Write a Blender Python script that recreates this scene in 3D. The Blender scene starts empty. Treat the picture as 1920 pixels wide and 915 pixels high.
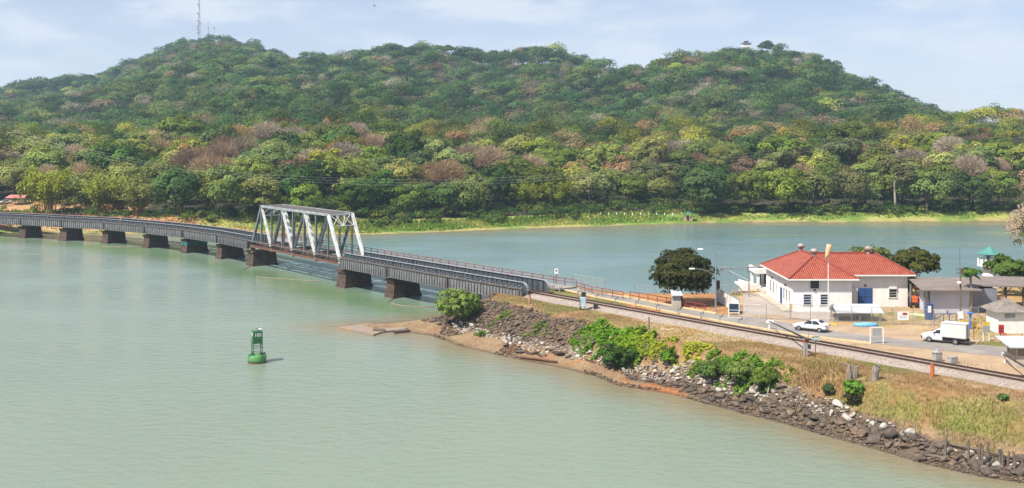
import bpy, math, random
import numpy as np
from mathutils import Vector, Matrix
S = bpy.context.scene
COL = S.collection
R = math.radians
random.seed(7)
rng = np.random.default_rng(11)

# ------------------------------------------------------------------ camera, sky, sun, exposure
HAZE = 0.00012
CAM_H, FPX, YH = 30.0, 2000.0, 250.0          # eye height over the water, focal length and horizon row of the 1920 px photo
cd = bpy.data.cameras.new('camera'); cam = bpy.data.objects.new('camera', cd); COL.objects.link(cam)
cam.location = (0, 0, CAM_H); cam.rotation_euler = (R(90), 0, 0)
cd.sensor_width = 36; cd.lens = 36 * FPX / 1920; cd.shift_y = -(457.5 - YH) / 1920
cd.clip_start = 0.5; cd.clip_end = 12000
S.camera = cam
SUN_EL, SUN_AZ = 54.0, -128.0                # azimuth clockwise from +Y (into the picture): from the left and a little behind
to_sun = Vector((math.sin(R(SUN_AZ)) * math.cos(R(SUN_EL)), math.cos(R(SUN_AZ)) * math.cos(R(SUN_EL)), math.sin(R(SUN_EL))))
W = bpy.data.worlds.new('World'); S.world = W; W.use_nodes = True
nt = W.node_tree; nt.nodes.clear()
def nd(nt, t, **k):
    n = nt.nodes.new(t)
    for a, v in k.items():
        if a.startswith('i_'):
            n.inputs[a[2:].replace('_', ' ')].default_value = v
        else: setattr(n, a, v)
    return n
def lk(nt, a, b): nt.links.new(a, b)
sky = nd(nt, 'ShaderNodeTexSky', sky_type='NISHITA', sun_disc=False, sun_elevation=R(SUN_EL), sun_rotation=R(SUN_AZ),
         air_density=1.0, dust_density=0.25, ozone_density=1.6)
tc = nd(nt, 'ShaderNodeTexCoord'); mp = nd(nt, 'ShaderNodeMapping'); mp.inputs['Scale'].default_value = (4.6, 4.6, 17.0)
mp.inputs['Location'].default_value = (0.35, 0.1, 0.2)
lk(nt, tc.outputs['Generated'], mp.inputs['Vector'])
cn = nd(nt, 'ShaderNodeTexNoise', i_Scale=1.9, i_Detail=7.0, i_Roughness=0.55); lk(nt, mp.outputs[0], cn.inputs['Vector'])
cr = nd(nt, 'ShaderNodeMapRange'); cr.interpolation_type = 'SMOOTHSTEP'
for k_, v_ in (('From Min', .40), ('From Max', .66), ('To Min', .36), ('To Max', .92)): cr.inputs[k_].default_value = v_
lk(nt, cn.outputs['Fac'], cr.inputs['Value'])
mx = nd(nt, 'ShaderNodeMix', data_type='RGBA'); mx.inputs['B'].default_value = (7.2, 7.7, 8.5, 1)
tint = nd(nt, 'ShaderNodeMix', data_type='RGBA', blend_type='MULTIPLY'); tint.inputs['Factor'].default_value = 1; tint.inputs['B'].default_value = (.93, .91, 1.10, 1); lk(nt, sky.outputs[0], tint.inputs['A'])
lk(nt, cr.outputs[0], mx.inputs['Factor']); lk(nt, tint.outputs['Result'], mx.inputs['A'])
bg = nd(nt, 'ShaderNodeBackground', i_Strength=0.068); lk(nt, mx.outputs['Result'], bg.inputs['Color'])
wo = nd(nt, 'ShaderNodeOutputWorld'); lk(nt, bg.outputs[0], wo.inputs['Surface'])
sl = bpy.data.lights.new('sun', 'SUN'); sl.energy = 5.0; sl.angle = R(0.5); sl.color = (1.0, 0.945, 0.85)
so = bpy.data.objects.new('sun', sl); COL.objects.link(so)
so.rotation_euler = to_sun.to_track_quat('Z', 'Y').to_euler(); so.location = (-60, -40, 120)
S.view_settings.view_transform = 'Standard'; S.view_settings.look = 'None'
S.view_settings.gamma = 1; S.view_settings.use_curve_mapping = False; S.view_settings.exposure = 0.72
cy = S.cycles
cy.use_denoising = True; cy.max_bounces = 6; cy.diffuse_bounces = 2; cy.glossy_bounces = 2; cy.transmission_bounces = 2
cy.transparent_max_bounces = 6; cy.volume_bounces = 1; cy.caustics_reflective = False; cy.caustics_refractive = False
cy.sample_clamp_indirect = 4.0

# ------------------------------------------------------------------ helpers
def at(px, py, z=0.0):
    """the point at height z that the photo shows at pixel (px, py)"""
    d = (CAM_H - z) * FPX / (py - YH)
    return Vector(((px - 960) * d / FPX, d, z))
def px_of(v): return 960 + FPX * v[0] / v[1]
def py_of(v): return YH + FPX * (CAM_H - v[2]) / v[1]

class MB:
    """collects boxes, beams, tubes and plates; build() links them as ONE mesh object"""
    def __init__(s, M=None): s.v = []; s.f = []; s.m = []; s.M = M; s.cur = 0
    def add(s, vs, fs):
        o = len(s.v)
        for p in vs:
            p = Vector(p)
            s.v.append(tuple(s.M @ p) if s.M else tuple(p))
        for f in fs: s.f.append([i + o for i in f]); s.m.append(s.cur)
        return s
    def box(s, c, d, rz=0.0, taper=1.0):
        x, y, z = d[0] / 2, d[1] / 2, d[2] / 2; c = Vector(c); q = Matrix.Rotation(rz, 3, 'Z'); vs = []
        for sz in (-1, 1):
            t = 1.0 if sz < 0 else taper
            for sx, sy in ((-1, -1), (1, -1), (1, 1), (-1, 1)): vs.append(c + q @ Vector((sx * x * t, sy * y * t, sz * z)))
        return s.add(vs, [(0, 3, 2, 1), (4, 5, 6, 7), (0, 1, 5, 4), (1, 2, 6, 5), (2, 3, 7, 6), (3, 0, 4, 7)])
    def beam(s, a, b, w, h, up=(0, 0, 1)):
        a, b = Vector(a), Vector(b); d = (b - a).normalized(); u = Vector(up)
        if abs(d.dot(u)) > .98: u = Vector((1, 0, 0))
        r = d.cross(u).normalized(); u = r.cross(d).normalized(); vs = []
        for p in (a, b):
            for sx, sy in ((-1, -1), (1, -1), (1, 1), (-1, 1)): vs.append(p + r * (sx * w / 2) + u * (sy * h / 2))
        return s.add(vs, [(0, 3, 2, 1), (4, 5, 6, 7), (0, 1, 5, 4), (1, 2, 6, 5), (2, 3, 7, 6), (3, 0, 4, 7)])
    def tube(s, pts, rs, n=8, cap=True):
        pts = [Vector(p) for p in pts]
        if not isinstance(rs, (list, tuple)): rs = [rs] * len(pts)
        o = len(s.v); vs = []; fs = []
        ref = None
        for i, p in enumerate(pts):
            d = (pts[min(i + 1, len(pts) - 1)] - pts[max(i - 1, 0)]).normalized()
            if ref is None: ref = Vector((1, 0, 0)) if abs(d.x) < .9 else Vector((0, 1, 0))
            r = d.cross(ref).normalized(); u = r.cross(d).normalized()
            ref = u
            for k in range(n):
                a = 2 * math.pi * k / n
                vs.append(p + r * math.cos(a) * rs[i] + u * math.sin(a) * rs[i])
        for i in range(len(pts) - 1):
            for k in range(n):
                k2 = (k + 1) % n
                fs.append((i * n + k, i * n + k2, (i + 1) * n + k2, (i + 1) * n + k))
        if cap:
            fs.append(tuple(range(n - 1, -1, -1))); e = (len(pts) - 1) * n
            fs.append(tuple(e + k for k in range(n)))
        return s.add(vs, fs)
    def lathe(s, c, prof, n=24):
        c = Vector(c); vs = []; fs = []
        for (r, z) in prof:
            for k in range(n):
                a = 2 * math.pi * k / n; vs.append(c + Vector((r * math.cos(a), r * math.sin(a), z)))
        for i in range(len(prof) - 1):
            for k in range(n):
                k2 = (k + 1) % n; fs.append((i * n + k, i * n + k2, (i + 1) * n + k2, (i + 1) * n + k))
        fs.append(tuple(range(n - 1, -1, -1))); e = (len(prof) - 1) * n; fs.append(tuple(e + k for k in range(n)))
        return s.add(vs, fs)
    def poly(s, pts): return s.add(pts, [tuple(range(len(pts)))])
    def slab(s, pts, t, ax=(0, 0, -1)):
        """a flat polygon given thickness t along ax"""
        ax = Vector(ax) * t; n = len(pts); a = [Vector(p) for p in pts]; b = [p + ax for p in a]
        fs = [tuple(range(n)), tuple(range(2 * n - 1, n - 1, -1))]
        for i in range(n): j = (i + 1) % n; fs.append((j, i, n + i, n + j))
        return s.add(a + b, fs)
    def loft(s, rings, cap=True):
        n = len(rings[0]); vs = [p for r in rings for p in r]; fs = []
        for i in range(len(rings) - 1):
            for k in range(n):
                k2 = (k + 1) % n; fs.append((i * n + k, i * n + k2, (i + 1) * n + k2, (i + 1) * n + k))
        if cap: fs.append(tuple(range(n - 1, -1, -1))); e = (len(rings) - 1) * n; fs.append(tuple(e + k for k in range(n)))
        return s.add(vs, fs)
    def build(s, name, mat, parent=None, smooth=False, bevel=0, world=False):
        me = bpy.data.meshes.new(name)
        off = Vector((0, 0, 0))
        if parent is not None and world:
            p = parent
            while p is not None: off += p.location; p = p.parent
        me.from_pydata([tuple(Vector(v) - off) for v in s.v], [], s.f); me.update()
        mats = mat if isinstance(mat, (list, tuple)) else [mat]
        for m in mats: me.materials.append(m)
        if len(mats) > 1: me.polygons.foreach_set('material_index', s.m)
        if smooth:
            me.polygons.foreach_set('use_smooth', [True] * len(me.polygons))
        o = bpy.data.objects.new(name, me); COL.objects.link(o)
        if parent is not None: o.parent = parent
        if bevel:
            b = o.modifiers.new('edge', 'BEVEL'); b.width = bevel; b.segments = 2; b.limit_method = 'ANGLE'
        return o
def tag(o, label=None, cat=None, group=None, kind=None):
    for k, v in (('label', label), ('category', cat), ('group', group), ('kind', kind)):
        if v: o[k] = v
    return o
def thing(name, label, cat, loc=(0, 0, 0), rz=0.0, group=None):
    o = bpy.data.objects.new(name, None); COL.objects.link(o); o.empty_display_size = .3
    o.location = loc; o.rotation_euler = (0, 0, rz)
    return tag(o, label, cat, group)
def kids(o): return list(o.children)
def dup(o, parent=None):
    c = o.copy(); COL.objects.link(c)
    if parent is not None: c.parent = parent
    for ch in kids(o): dup(ch, c)
    return c
ORD = ['', 'first', 'second', 'third', 'fourth', 'fifth', 'sixth', 'seventh', 'eighth', 'ninth', 'tenth']
def tell_apart(objs):
    """objs with the same label get their order from left to right added"""
    by = {}
    for o in objs: by.setdefault(o['label'], []).append(o)
    for l, g in by.items():
        if len(g) == 1: continue
        g.sort(key=lambda o: px_of(o.matrix_basis.translation))
        n = len(g)
        for i, o in enumerate(g):
            if n == 2: w = 'the ' + ('left', 'right')[i] + ' one'
            elif i == 0: w = 'leftmost one'
            elif i == n - 1: w = 'rightmost one'
            elif n == 3: w = 'middle one'
            elif i < 6: w = ORD[i + 1] + ' from left'
            else: continue
            o['label'] = l + ', ' + w

def each(name, m, parent, fns, world=True):
    for f in fns: mb = MB(); f(mb); mb.build(name, m, parent, world=world)

# ------------------------------------------------------------------ materials
def new_mat(name):
    m = bpy.data.materials.new(name); m.use_nodes = True; return m, m.node_tree, m.node_tree.nodes['Principled BSDF']
def mat(name, c, c2=None, scale=1.0, rough=.7, metal=0.0, bump=0.0, stretch=(1, 1, 1), fine=0.0, coat=0.0, lo=.35, hi=.65, spec=.5):
    m, t, b = new_mat(name)
    b.inputs['Roughness'].default_value = rough; b.inputs['Metallic'].default_value = metal
    b.inputs['Coat Weight'].default_value = coat; b.inputs['Specular IOR Level'].default_value = spec
    c2 = c2 or tuple(x * .8 for x in c)
    tc = nd(t, 'ShaderNodeTexCoord'); mp = nd(t, 'ShaderNodeMapping'); mp.inputs['Scale'].default_value = stretch
    lk(t, tc.outputs['Object'], mp.inputs[0])
    n = nd(t, 'ShaderNodeTexNoise', i_Scale=scale, i_Detail=7.0, i_Roughness=.62); lk(t, mp.outputs[0], n.inputs['Vector'])
    r = nd(t, 'ShaderNodeMapRange'); r.inputs['From Min'].default_value = lo; r.inputs['From Max'].default_value = hi
    lk(t, n.outputs['Fac'], r.inputs['Value'])
    x = nd(t, 'ShaderNodeMix', data_type='RGBA'); x.inputs['A'].default_value = (*c, 1); x.inputs['B'].default_value = (*c2, 1)
    lk(t, r.outputs[0], x.inputs['Factor']); lk(t, x.outputs['Result'], b.inputs['Base Color'])
    if bump:
        bn = nd(t, 'ShaderNodeTexNoise', i_Scale=scale * 5, i_Detail=6.0); lk(t, mp.outputs[0], bn.inputs['Vector'])
        bb = nd(t, 'ShaderNodeBump', i_Strength=.7, i_Distance=bump); lk(t, bn.outputs['Fac'], bb.inputs['Height']); lk(t, bb.outputs[0], b.inputs['Normal'])
    return m
def attr_mat(name, rough=.9, noise=(6.0, .75, 1.25), bump=0.0, bscale=8.0, translucent=0.0, vary=0.0, spec=.3):
    """colour from the mesh's own 'col' attribute, mottled by noise; vary shifts value from object to object"""
    m, t, b = new_mat(name)
    b.inputs['Roughness'].default_value = rough; b.inputs['Specular IOR Level'].default_value = spec
    a = nd(t, 'ShaderNodeAttribute', attribute_name='col'); src = a.outputs['Color']
    tc = nd(t, 'ShaderNodeTexCoord')
    if noise:
        n = nd(t, 'ShaderNodeTexNoise', i_Scale=noise[0], i_Detail=6.0, i_Roughness=.65); lk(t, tc.outputs['Object'], n.inputs['Vector'])
        r = nd(t, 'ShaderNodeMapRange'); r.inputs['From Min'].default_value = .3; r.inputs['From Max'].default_value = .7
        r.inputs['To Min'].default_value = noise[1]; r.inputs['To Max'].default_value = noise[2]; lk(t, n.outputs['Fac'], r.inputs['Value'])
        v = nd(t, 'ShaderNodeVectorMath', operation='SCALE'); lk(t, src, v.inputs[0]); lk(t, r.outputs[0], v.inputs['Scale']); src = v.outputs[0]
    if vary:
        oi = nd(t, 'ShaderNodeObjectInfo'); h = nd(t, 'ShaderNodeHueSaturation')
        for k, lo, hi, mul in (('Hue', .5 - vary * .02, .5 + vary * .018, 1.0), ('Value', 1 - vary * .42, 1 + vary * .42, 7.31), ('Saturation', 1 - vary * .28, 1 + vary * .05, 13.7)):
            f = nd(t, 'ShaderNodeMath', operation='MULTIPLY'); f.inputs[1].default_value = mul; lk(t, oi.outputs['Random'], f.inputs[0])
            g = nd(t, 'ShaderNodeMath', operation='FRACT'); lk(t, f.outputs[0], g.inputs[0])
            r = nd(t, 'ShaderNodeMapRange'); r.inputs['To Min'].default_value = lo; r.inputs['To Max'].default_value = hi; lk(t, g.outputs[0], r.inputs['Value'])
            lk(t, r.outputs[0], h.inputs[k])
        lk(t, src, h.inputs['Color']); src = h.outputs[0]
    lk(t, src, b.inputs['Base Color'])
    if bump:
        bn = nd(t, 'ShaderNodeTexNoise', i_Scale=bscale, i_Detail=8.0, i_Roughness=.7); lk(t, tc.outputs['Object'], bn.inputs['Vector'])
        bb = nd(t, 'ShaderNodeBump', i_Strength=.9, i_Distance=bump); lk(t, bn.outputs['Fac'], bb.inputs['Height']); lk(t, bb.outputs[0], b.inputs['Normal'])
    if translucent:
        tr = nd(t, 'ShaderNodeBsdfTranslucent'); lk(t, src, tr.inputs['Color'])
        ms = nd(t, 'ShaderNodeMixShader', i_Fac=translucent); lk(t, b.outputs[0], ms.inputs[1]); lk(t, tr.outputs[0], ms.inputs[2])
        lk(t, ms.outputs[0], t.nodes['Material Output'].inputs['Surface'])
    return m
M = {}
M['foliage'] = attr_mat('foliage', .9, None, translucent=.30, vary=.8, spec=.06)
M['forest'] = attr_mat('forest_leaves', .8, None, translucent=.34, spec=.05)
M['bark'] = mat('bark', (.16, .125, .095), (.08, .06, .045), 3, .95, bump=.03, stretch=(3, 3, .6))
M['pale_bark'] = mat('pale_bark', (.42, .37, .31), (.22, .18, .14), 2, .9, bump=.02, stretch=(3, 3, .6))
M['land'] = attr_mat('land', .95, (2.2, .62, 1.35), bump=.12, bscale=5.0)
M['far_land'] = attr_mat('far_land', .95, (.35, .7, 1.3))
M['grass'] = attr_mat('grass_blades', .9, None, translucent=.3, spec=.08)
M['rock'] = attr_mat('rock', .88, (3.5, .5, 1.45), bump=.06, bscale=7, vary=.45)
M['rubble'] = attr_mat('rubble', .88, (3.5, .55, 1.4), bump=.05, bscale=7)
M['girder'] = mat('girder_paint', (.095, .115, .138), (.05, .052, .056), 1.4, .55, .2, stretch=(1, 1, .35), bump=.004)
M['girder_light'] = mat('faded_girder_paint', (.225, .23, .24), (.10, .088, .08), 1.6, .7, .1, stretch=(2, 2, .4), bump=.004)
M['flange'] = mat('flange_paint', (.36, .385, .40), (.17, .18, .19), 1.2, .55, .1)
M['steel_white'] = mat('white_truss_paint', (.66, .66, .65), (.34, .28, .22), 1.2, .55, .05, stretch=(1, 1, .5), lo=.48, hi=.74)
M['steel_grey'] = mat('grey_truss_paint', (.20, .22, .25), (.10, .11, .12), 1.1, .55, .1, stretch=(1, 1, .5))
M['rust'] = mat('rusty_steel', (.17, .075, .04), (.085, .045, .03), 2.2, .85, bump=.01)
M['rust_dark'] = mat('brown_pipe', (.165, .14, .125), (.085, .065, .055), 1.8, .8, bump=.006)
M['rail_steel'] = mat('rail_steel', (.085, .045, .032), (.05, .03, .025), 3, .6, .3)
M['sleeper'] = mat('sleeper_wood', (.36, .26, .2), (.2, .14, .1), 4, .9, bump=.01)
M['ochre'] = mat('ochre_paint', (.46, .24, .03), (.34, .16, .025), 2, .6)
M['red_paint'] = mat('red_paint', (.29, .03, .032), (.19, .03, .026), 2.5, .6)
M['pier'] = None
M['white_wall'] = mat('white_wall', (.80, .775, .75), (.66, .62, .585), .5, .85, stretch=(1, 1, .5), bump=.004)
M['white_paint'] = mat('white_paint', (.78, .78, .76), (.62, .61, .58), 1.3, .6)
M['grey_wall'] = mat('grey_wall', (.22, .235, .28), (.16, .17, .20), .7, .85)
M['blue'] = mat('blue_paint', (.02, .075, .24), (.015, .055, .17), .9, .5)
M['dark'] = mat('dark_opening', (.014, .015, .018), (.03, .03, .033), 3, .35)
M['louver'] = mat('louvre_glass', (.035, .06, .12), (.015, .025, .055), 2, .25)
M['concrete'] = mat('concrete', (.36, .34, .31), (.2, .185, .165), 1.1, .9, bump=.01)
M['pale_concrete'] = mat('pale_concrete', (.46, .40, .33), (.35, .30, .245), .6, .9, bump=.005)
M['galv'] = mat('galvanised_steel', (.42, .43, .44), (.28, .29, .30), 3, .45, .6)
M['lamp_pole'] = mat('grey_pole_paint', (.22, .24, .26), (.16, .175, .19), 2, .55)
M['ridge'] = mat('ridge_tile', (.26, .045, .032), (.17, .035, .026), 2, .8)
M['wire'] = mat('fence_wire', (.42, .42, .41), (.34, .34, .33), 3, .6, .3)
M['tin_roof'] = mat('weathered_roof', (.22, .175, .155), (.12, .10, .09), .9, .85, stretch=(.5, 2.5, 1), bump=.02)
M['tan_roof'] = mat('tan_roof', (.48, .33, .24), (.33, .22, .16), .8, .8)
M['hut_roof'] = mat('hut_roof', (.24, .205, .175), (.13, .105, .09), 1.6, .9, bump=.02)
M['white_roof'] = mat('white_sheet_roof', (.43, .45, .46), (.35, .37, .38), .6, .5)
M['turq'] = mat('turquoise_roof', (.075, .25, .215), (.055, .19, .17), 1, .5)
M['teal_door'] = mat('teal_door', (.03, .16, .24), (.02, .11, .17), 1, .5)
M['orange'] = mat('orange_paint', (.62, .13, .02), (.42, .08, .02), 2, .5)
M['tarp'] = mat('blue_tarpaulin', (.16, .42, .68), (.10, .30, .55), 1.5, .5, bump=.03)
M['wood'] = mat('old_wood', (.17, .13, .10), (.09, .065, .05), 3, .95, bump=.02, stretch=(3, 3, .6))
M['black'] = mat('black_paint', (.02, .02, .022), (.035, .03, .03), 2, .5)
M['sign_white'] = mat('sign_white', (.80, .80, .80), (.68, .69, .70), 1.4, .5)
M['sign_grey'] = mat('sign_back', (.32, .335, .35), (.24, .25, .26), 1.4, .6)
M['sign_red'] = mat('sign_red', (.42, .03, .03), (.34, .025, .025), 1.4, .5)
M['yellow'] = mat('yellow_paint', (.66, .45, .06), (.52, .34, .05), 2, .6)
M['kerb'] = mat('kerb_paint', (.62, .46, .22), (.48, .37, .22), .8, .85)
M['asphalt'] = mat('worn_asphalt', (.255, .23, .208), (.185, .165, .147), .35, .92, stretch=(1, 1, 1), bump=.006)
M['dirt'] = mat('bare_dirt', (.37, .26, .165), (.28, .19, .115), .35, .95, bump=.02)
M['yard'] = mat('yard_concrete', (.36, .30, .26), (.26, .21, .18), .3, .92, bump=.005)
M['car_white'] = mat('white_car_paint', (.68, .69, .70), (.66, .67, .68), 1, .25, coat=.6)
M['box_white'] = mat('white_van_box', (.60, .575, .555), (.52, .50, .48), .5, .45)
M['glass'] = mat('dark_glass', (.018, .022, .028), (.03, .035, .045), 1, .08)
M['tyre'] = mat('tyre', (.018, .018, .018), (.03, .028, .026), 4, .85)
M['rim'] = mat('wheel_rim', (.55, .55, .56), (.45, .45, .46), 4, .35, .6)
M['lamp_red'] = mat('tail_lamp', (.45, .02, .015), (.3, .01, .01), 5, .2)
M['lamp_clear'] = mat('head_lamp', (.7, .7, .7), (.55, .55, .56), 5, .15)
M['buoy'] = mat('buoy_green', (.018, .15, .05), (.03, .075, .03), 1.6, .6)
M['buoy_light'] = mat('buoy_hull_green', (.075, .27, .085), (.12, .14, .05), 1.4, .6, lo=.45, hi=.7)
M['vent'] = mat('vent_steel', (.38, .35, .33), (.20, .14, .12), 2.5, .6, .2)
M['sock'] = mat('windsock_cloth', (.66, .45, .26), (.55, .36, .20), 2, .8)
M['bamboo'] = mat('bamboo_culm', (.34, .19, .06), (.22, .14, .05), 1.5, .8)
M['ballast'] = None

def strat(name, ca, cb, rough=.9):
    m, t, b = new_mat(name); b.inputs['Roughness'].default_value = rough
    tc = nd(t, 'ShaderNodeTexCoord')
    v = nd(t, 'ShaderNodeTexVoronoi', i_Scale=5.5); lk(t, tc.outputs['Object'], v.inputs['Vector'])
    n = nd(t, 'ShaderNodeTexNoise', i_Scale=.8, i_Detail=5.0); lk(t, tc.outputs['Object'], n.inputs['Vector'])
    sx = nd(t, 'ShaderNodeSeparateColor'); lk(t, v.outputs['Color'], sx.inputs[0])
    x = nd(t, 'ShaderNodeMix', data_type='RGBA'); x.inputs['A'].default_value = (*ca, 1); x.inputs['B'].default_value = (*cb, 1)
    ad = nd(t, 'ShaderNodeMath', operation='MULTIPLY_ADD'); ad.inputs[1].default_value = .7; lk(t, sx.outputs[0], ad.inputs[0])
    mu = nd(t, 'ShaderNodeMath', operation='MULTIPLY'); mu.inputs[1].default_value = .5; lk(t, n.outputs['Fac'], mu.inputs[0]); lk(t, mu.outputs[0], ad.inputs[2])
    lk(t, ad.outputs[0], x.inputs['Factor']); lk(t, x.outputs['Result'], b.inputs['Base Color'])
    bb = nd(t, 'ShaderNodeBump', i_Strength=.9, i_Distance=.12, invert=True); lk(t, v.outputs['Distance'], bb.inputs['Height']); lk(t, bb.outputs[0], b.inputs['Normal'])
    return m
M['ballast'] = strat('ballast_stone', (.43, .355, .30), (.21, .165, .135))
def masonry(name, c1, c2, mortar, sc):
    m, t, b = new_mat(name); b.inputs['Roughness'].default_value = .92
    tc = nd(t, 'ShaderNodeTexCoord'); sp = nd(t, 'ShaderNodeSeparateXYZ'); lk(t, tc.outputs['Object'], sp.inputs[0])
    ad = nd(t, 'ShaderNodeMath', operation='ADD'); lk(t, sp.outputs[0], ad.inputs[0]); lk(t, sp.outputs[1], ad.inputs[1])
    cb = nd(t, 'ShaderNodeCombineXYZ'); lk(t, ad.outputs[0], cb.inputs[0]); lk(t, sp.outputs[2], cb.inputs[1])
    br = nd(t, 'ShaderNodeTexBrick', i_Scale=sc); br.inputs['Color1'].default_value = (*c1, 1); br.inputs['Color2'].default_value = (*c2, 1); br.inputs['Mortar'].default_value = (*mortar, 1)
    br.inputs['Mortar Size'].default_value = .015; lk(t, cb.outputs[0], br.inputs['Vector'])
    n = nd(t, 'ShaderNodeTexNoise', i_Scale=.9, i_Detail=8.0, i_Roughness=.7); lk(t, tc.outputs['Object'], n.inputs['Vector'])
    x = nd(t, 'ShaderNodeMix', data_type='RGBA', blend_type='MULTIPLY'); x.inputs['Factor'].default_value = 1
    r = nd(t, 'ShaderNodeMapRange'); r.inputs['From Min'].default_value = .3; r.inputs['From Max'].default_value = .7; r.inputs['To Min'].default_value = .35; r.inputs['To Max'].default_value = 1.3
    lk(t, n.outputs['Fac'], r.inputs['Value']); lk(t, br.outputs[0], x.inputs['A']); lk(t, r.outputs[0], x.inputs['B']); lk(t, x.outputs['Result'], b.inputs['Base Color'])
    bb = nd(t, 'ShaderNodeBump', i_Strength=.8, i_Distance=.05); lk(t, n.outputs['Fac'], bb.inputs['Height']); lk(t, bb.outputs[0], b.inputs['Normal'])
    return m
M['pier'] = masonry('pier_masonry', (.105, .060, .042), (.075, .044, .033), (.04, .03, .025), .55)
def tile_mat():
    """clay pantiles: rolls run down whichever way the slope faces"""
    m, t, b = new_mat('clay_tile'); b.inputs['Roughness'].default_value = .75
    g = nd(t, 'ShaderNodeNewGeometry'); tc = nd(t, 'ShaderNodeTexCoord')
    sn = nd(t, 'ShaderNodeSeparateXYZ'); lk(t, g.outputs['True Normal'], sn.inputs[0]); sp = nd(t, 'ShaderNodeSeparateXYZ'); lk(t, tc.outputs['Object'], sp.inputs[0])
    ab = [nd(t, 'ShaderNodeMath', operation='ABSOLUTE') for _ in 'xy']
    lk(t, sn.outputs[0], ab[0].inputs[0]); lk(t, sn.outputs[1], ab[1].inputs[0])
    gt = nd(t, 'ShaderNodeMath', operation='GREATER_THAN'); lk(t, ab[0].outputs[0], gt.inputs[0]); lk(t, ab[1].outputs[0], gt.inputs[1])
    def pick(a, bb):
        x = nd(t, 'ShaderNodeMix', data_type='FLOAT'); lk(t, gt.outputs[0], x.inputs['Factor']); lk(t, a, x.inputs['A']); lk(t, bb, x.inputs['B']); return x.outputs['Result']
    across, down = pick(sp.outputs[0], sp.outputs[1]), pick(sp.outputs[1], sp.outputs[0])
    def wave(src, period, op='SINE'):
        k = nd(t, 'ShaderNodeMath', operation='MULTIPLY'); k.inputs[1].default_value = 2 * math.pi / period; lk(t, src, k.inputs[0])
        s_ = nd(t, 'ShaderNodeMath', operation=op); lk(t, k.outputs[0], s_.inputs[0]); return s_.outputs[0]
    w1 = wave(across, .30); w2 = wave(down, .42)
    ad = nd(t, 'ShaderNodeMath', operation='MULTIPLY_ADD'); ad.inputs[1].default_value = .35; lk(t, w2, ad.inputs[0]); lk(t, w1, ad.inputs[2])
    n = nd(t, 'ShaderNodeTexNoise', i_Scale=1.3, i_Detail=8.0, i_Roughness=.75); lk(t, tc.outputs['Object'], n.inputs['Vector'])
    r = nd(t, 'ShaderNodeMapRange'); r.inputs['From Min'].default_value = .32; r.inputs['From Max'].default_value = .68; lk(t, n.outputs['Fac'], r.inputs['Value'])
    x = nd(t, 'ShaderNodeMix', data_type='RGBA'); x.inputs['A'].default_value = (.25, .036, .02, 1); x.inputs['B'].default_value = (.42, .105, .055, 1); lk(t, r.outputs[0], x.inputs['Factor'])
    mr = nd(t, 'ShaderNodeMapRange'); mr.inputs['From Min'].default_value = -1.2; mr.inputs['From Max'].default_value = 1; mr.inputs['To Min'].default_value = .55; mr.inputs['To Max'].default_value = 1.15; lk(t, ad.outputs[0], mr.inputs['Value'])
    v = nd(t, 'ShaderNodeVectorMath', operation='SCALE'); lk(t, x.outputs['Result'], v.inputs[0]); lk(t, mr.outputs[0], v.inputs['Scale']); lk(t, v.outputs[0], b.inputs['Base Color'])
    bb = nd(t, 'ShaderNodeBump', i_Strength=.8, i_Distance=.07); lk(t, ad.outputs[0], bb.inputs['Height']); lk(t, bb.outputs[0], b.inputs['Normal'])
    return m
M['tile'] = tile_mat()
# ------------------------------------------------------------------ numpy mesh and terrain helpers
def np_mesh(name, v, f, mats, cols=None, smooth=False, parent=None, nv=4):
    """v (N,3), f (K,nv) index array"""
    me = bpy.data.meshes.new(name)
    v = np.asarray(v, dtype=np.float32); f = np.asarray(f, dtype=np.int32)
    me.vertices.add(len(v)); me.vertices.foreach_set('co', v.ravel())
    me.loops.add(f.size); me.loops.foreach_set('vertex_index', f.ravel())
    me.polygons.add(len(f)); me.polygons.foreach_set('loop_start', np.arange(0, f.size, nv, dtype=np.int32))
    me.update(calc_edges=True)
    if smooth: me.polygons.foreach_set('use_smooth', np.ones(len(f), dtype=bool))
    for m in (mats if isinstance(mats, (list, tuple)) else [mats]): me.materials.append(m)
    if cols is not None:
        c = np.ones((len(v), 4), dtype=np.float32); c[:, :3] = np.clip(cols, 0, 1)
        a = me.attributes.new('col', 'FLOAT_COLOR', 'POINT'); a.data.foreach_set('color', c.ravel())
    return me
def link(name, me, parent=None, loc=None):
    o = bpy.data.objects.new(name, me); COL.objects.link(o)
    if parent is not None: o.parent = parent
    if loc is not None: o.location = loc
    return o
def seg_dist(px, py, line):
    d = np.full(px.shape, 1e9)
    for (ax, ay), (bx, by) in zip(line[:-1], line[1:]):
        vx, vy = bx - ax, by - ay; L = vx * vx + vy * vy + 1e-9
        t = np.clip(((px - ax) * vx + (py - ay) * vy) / L, 0, 1)
        d = np.minimum(d, np.hypot(px - ax - t * vx, py - ay - t * vy))
    return d
def inside(px, py, poly):
    c = np.zeros(px.shape, dtype=bool); n = len(poly)
    for i in range(n):
        x1, y1 = poly[i]; x2, y2 = poly[(i + 1) % n]
        k = (y1 > py) != (y2 > py)
        c ^= k & (px < (x2 - x1) * (py - y1) / (y2 - y1 + 1e-12) + x1)
    return c
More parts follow.
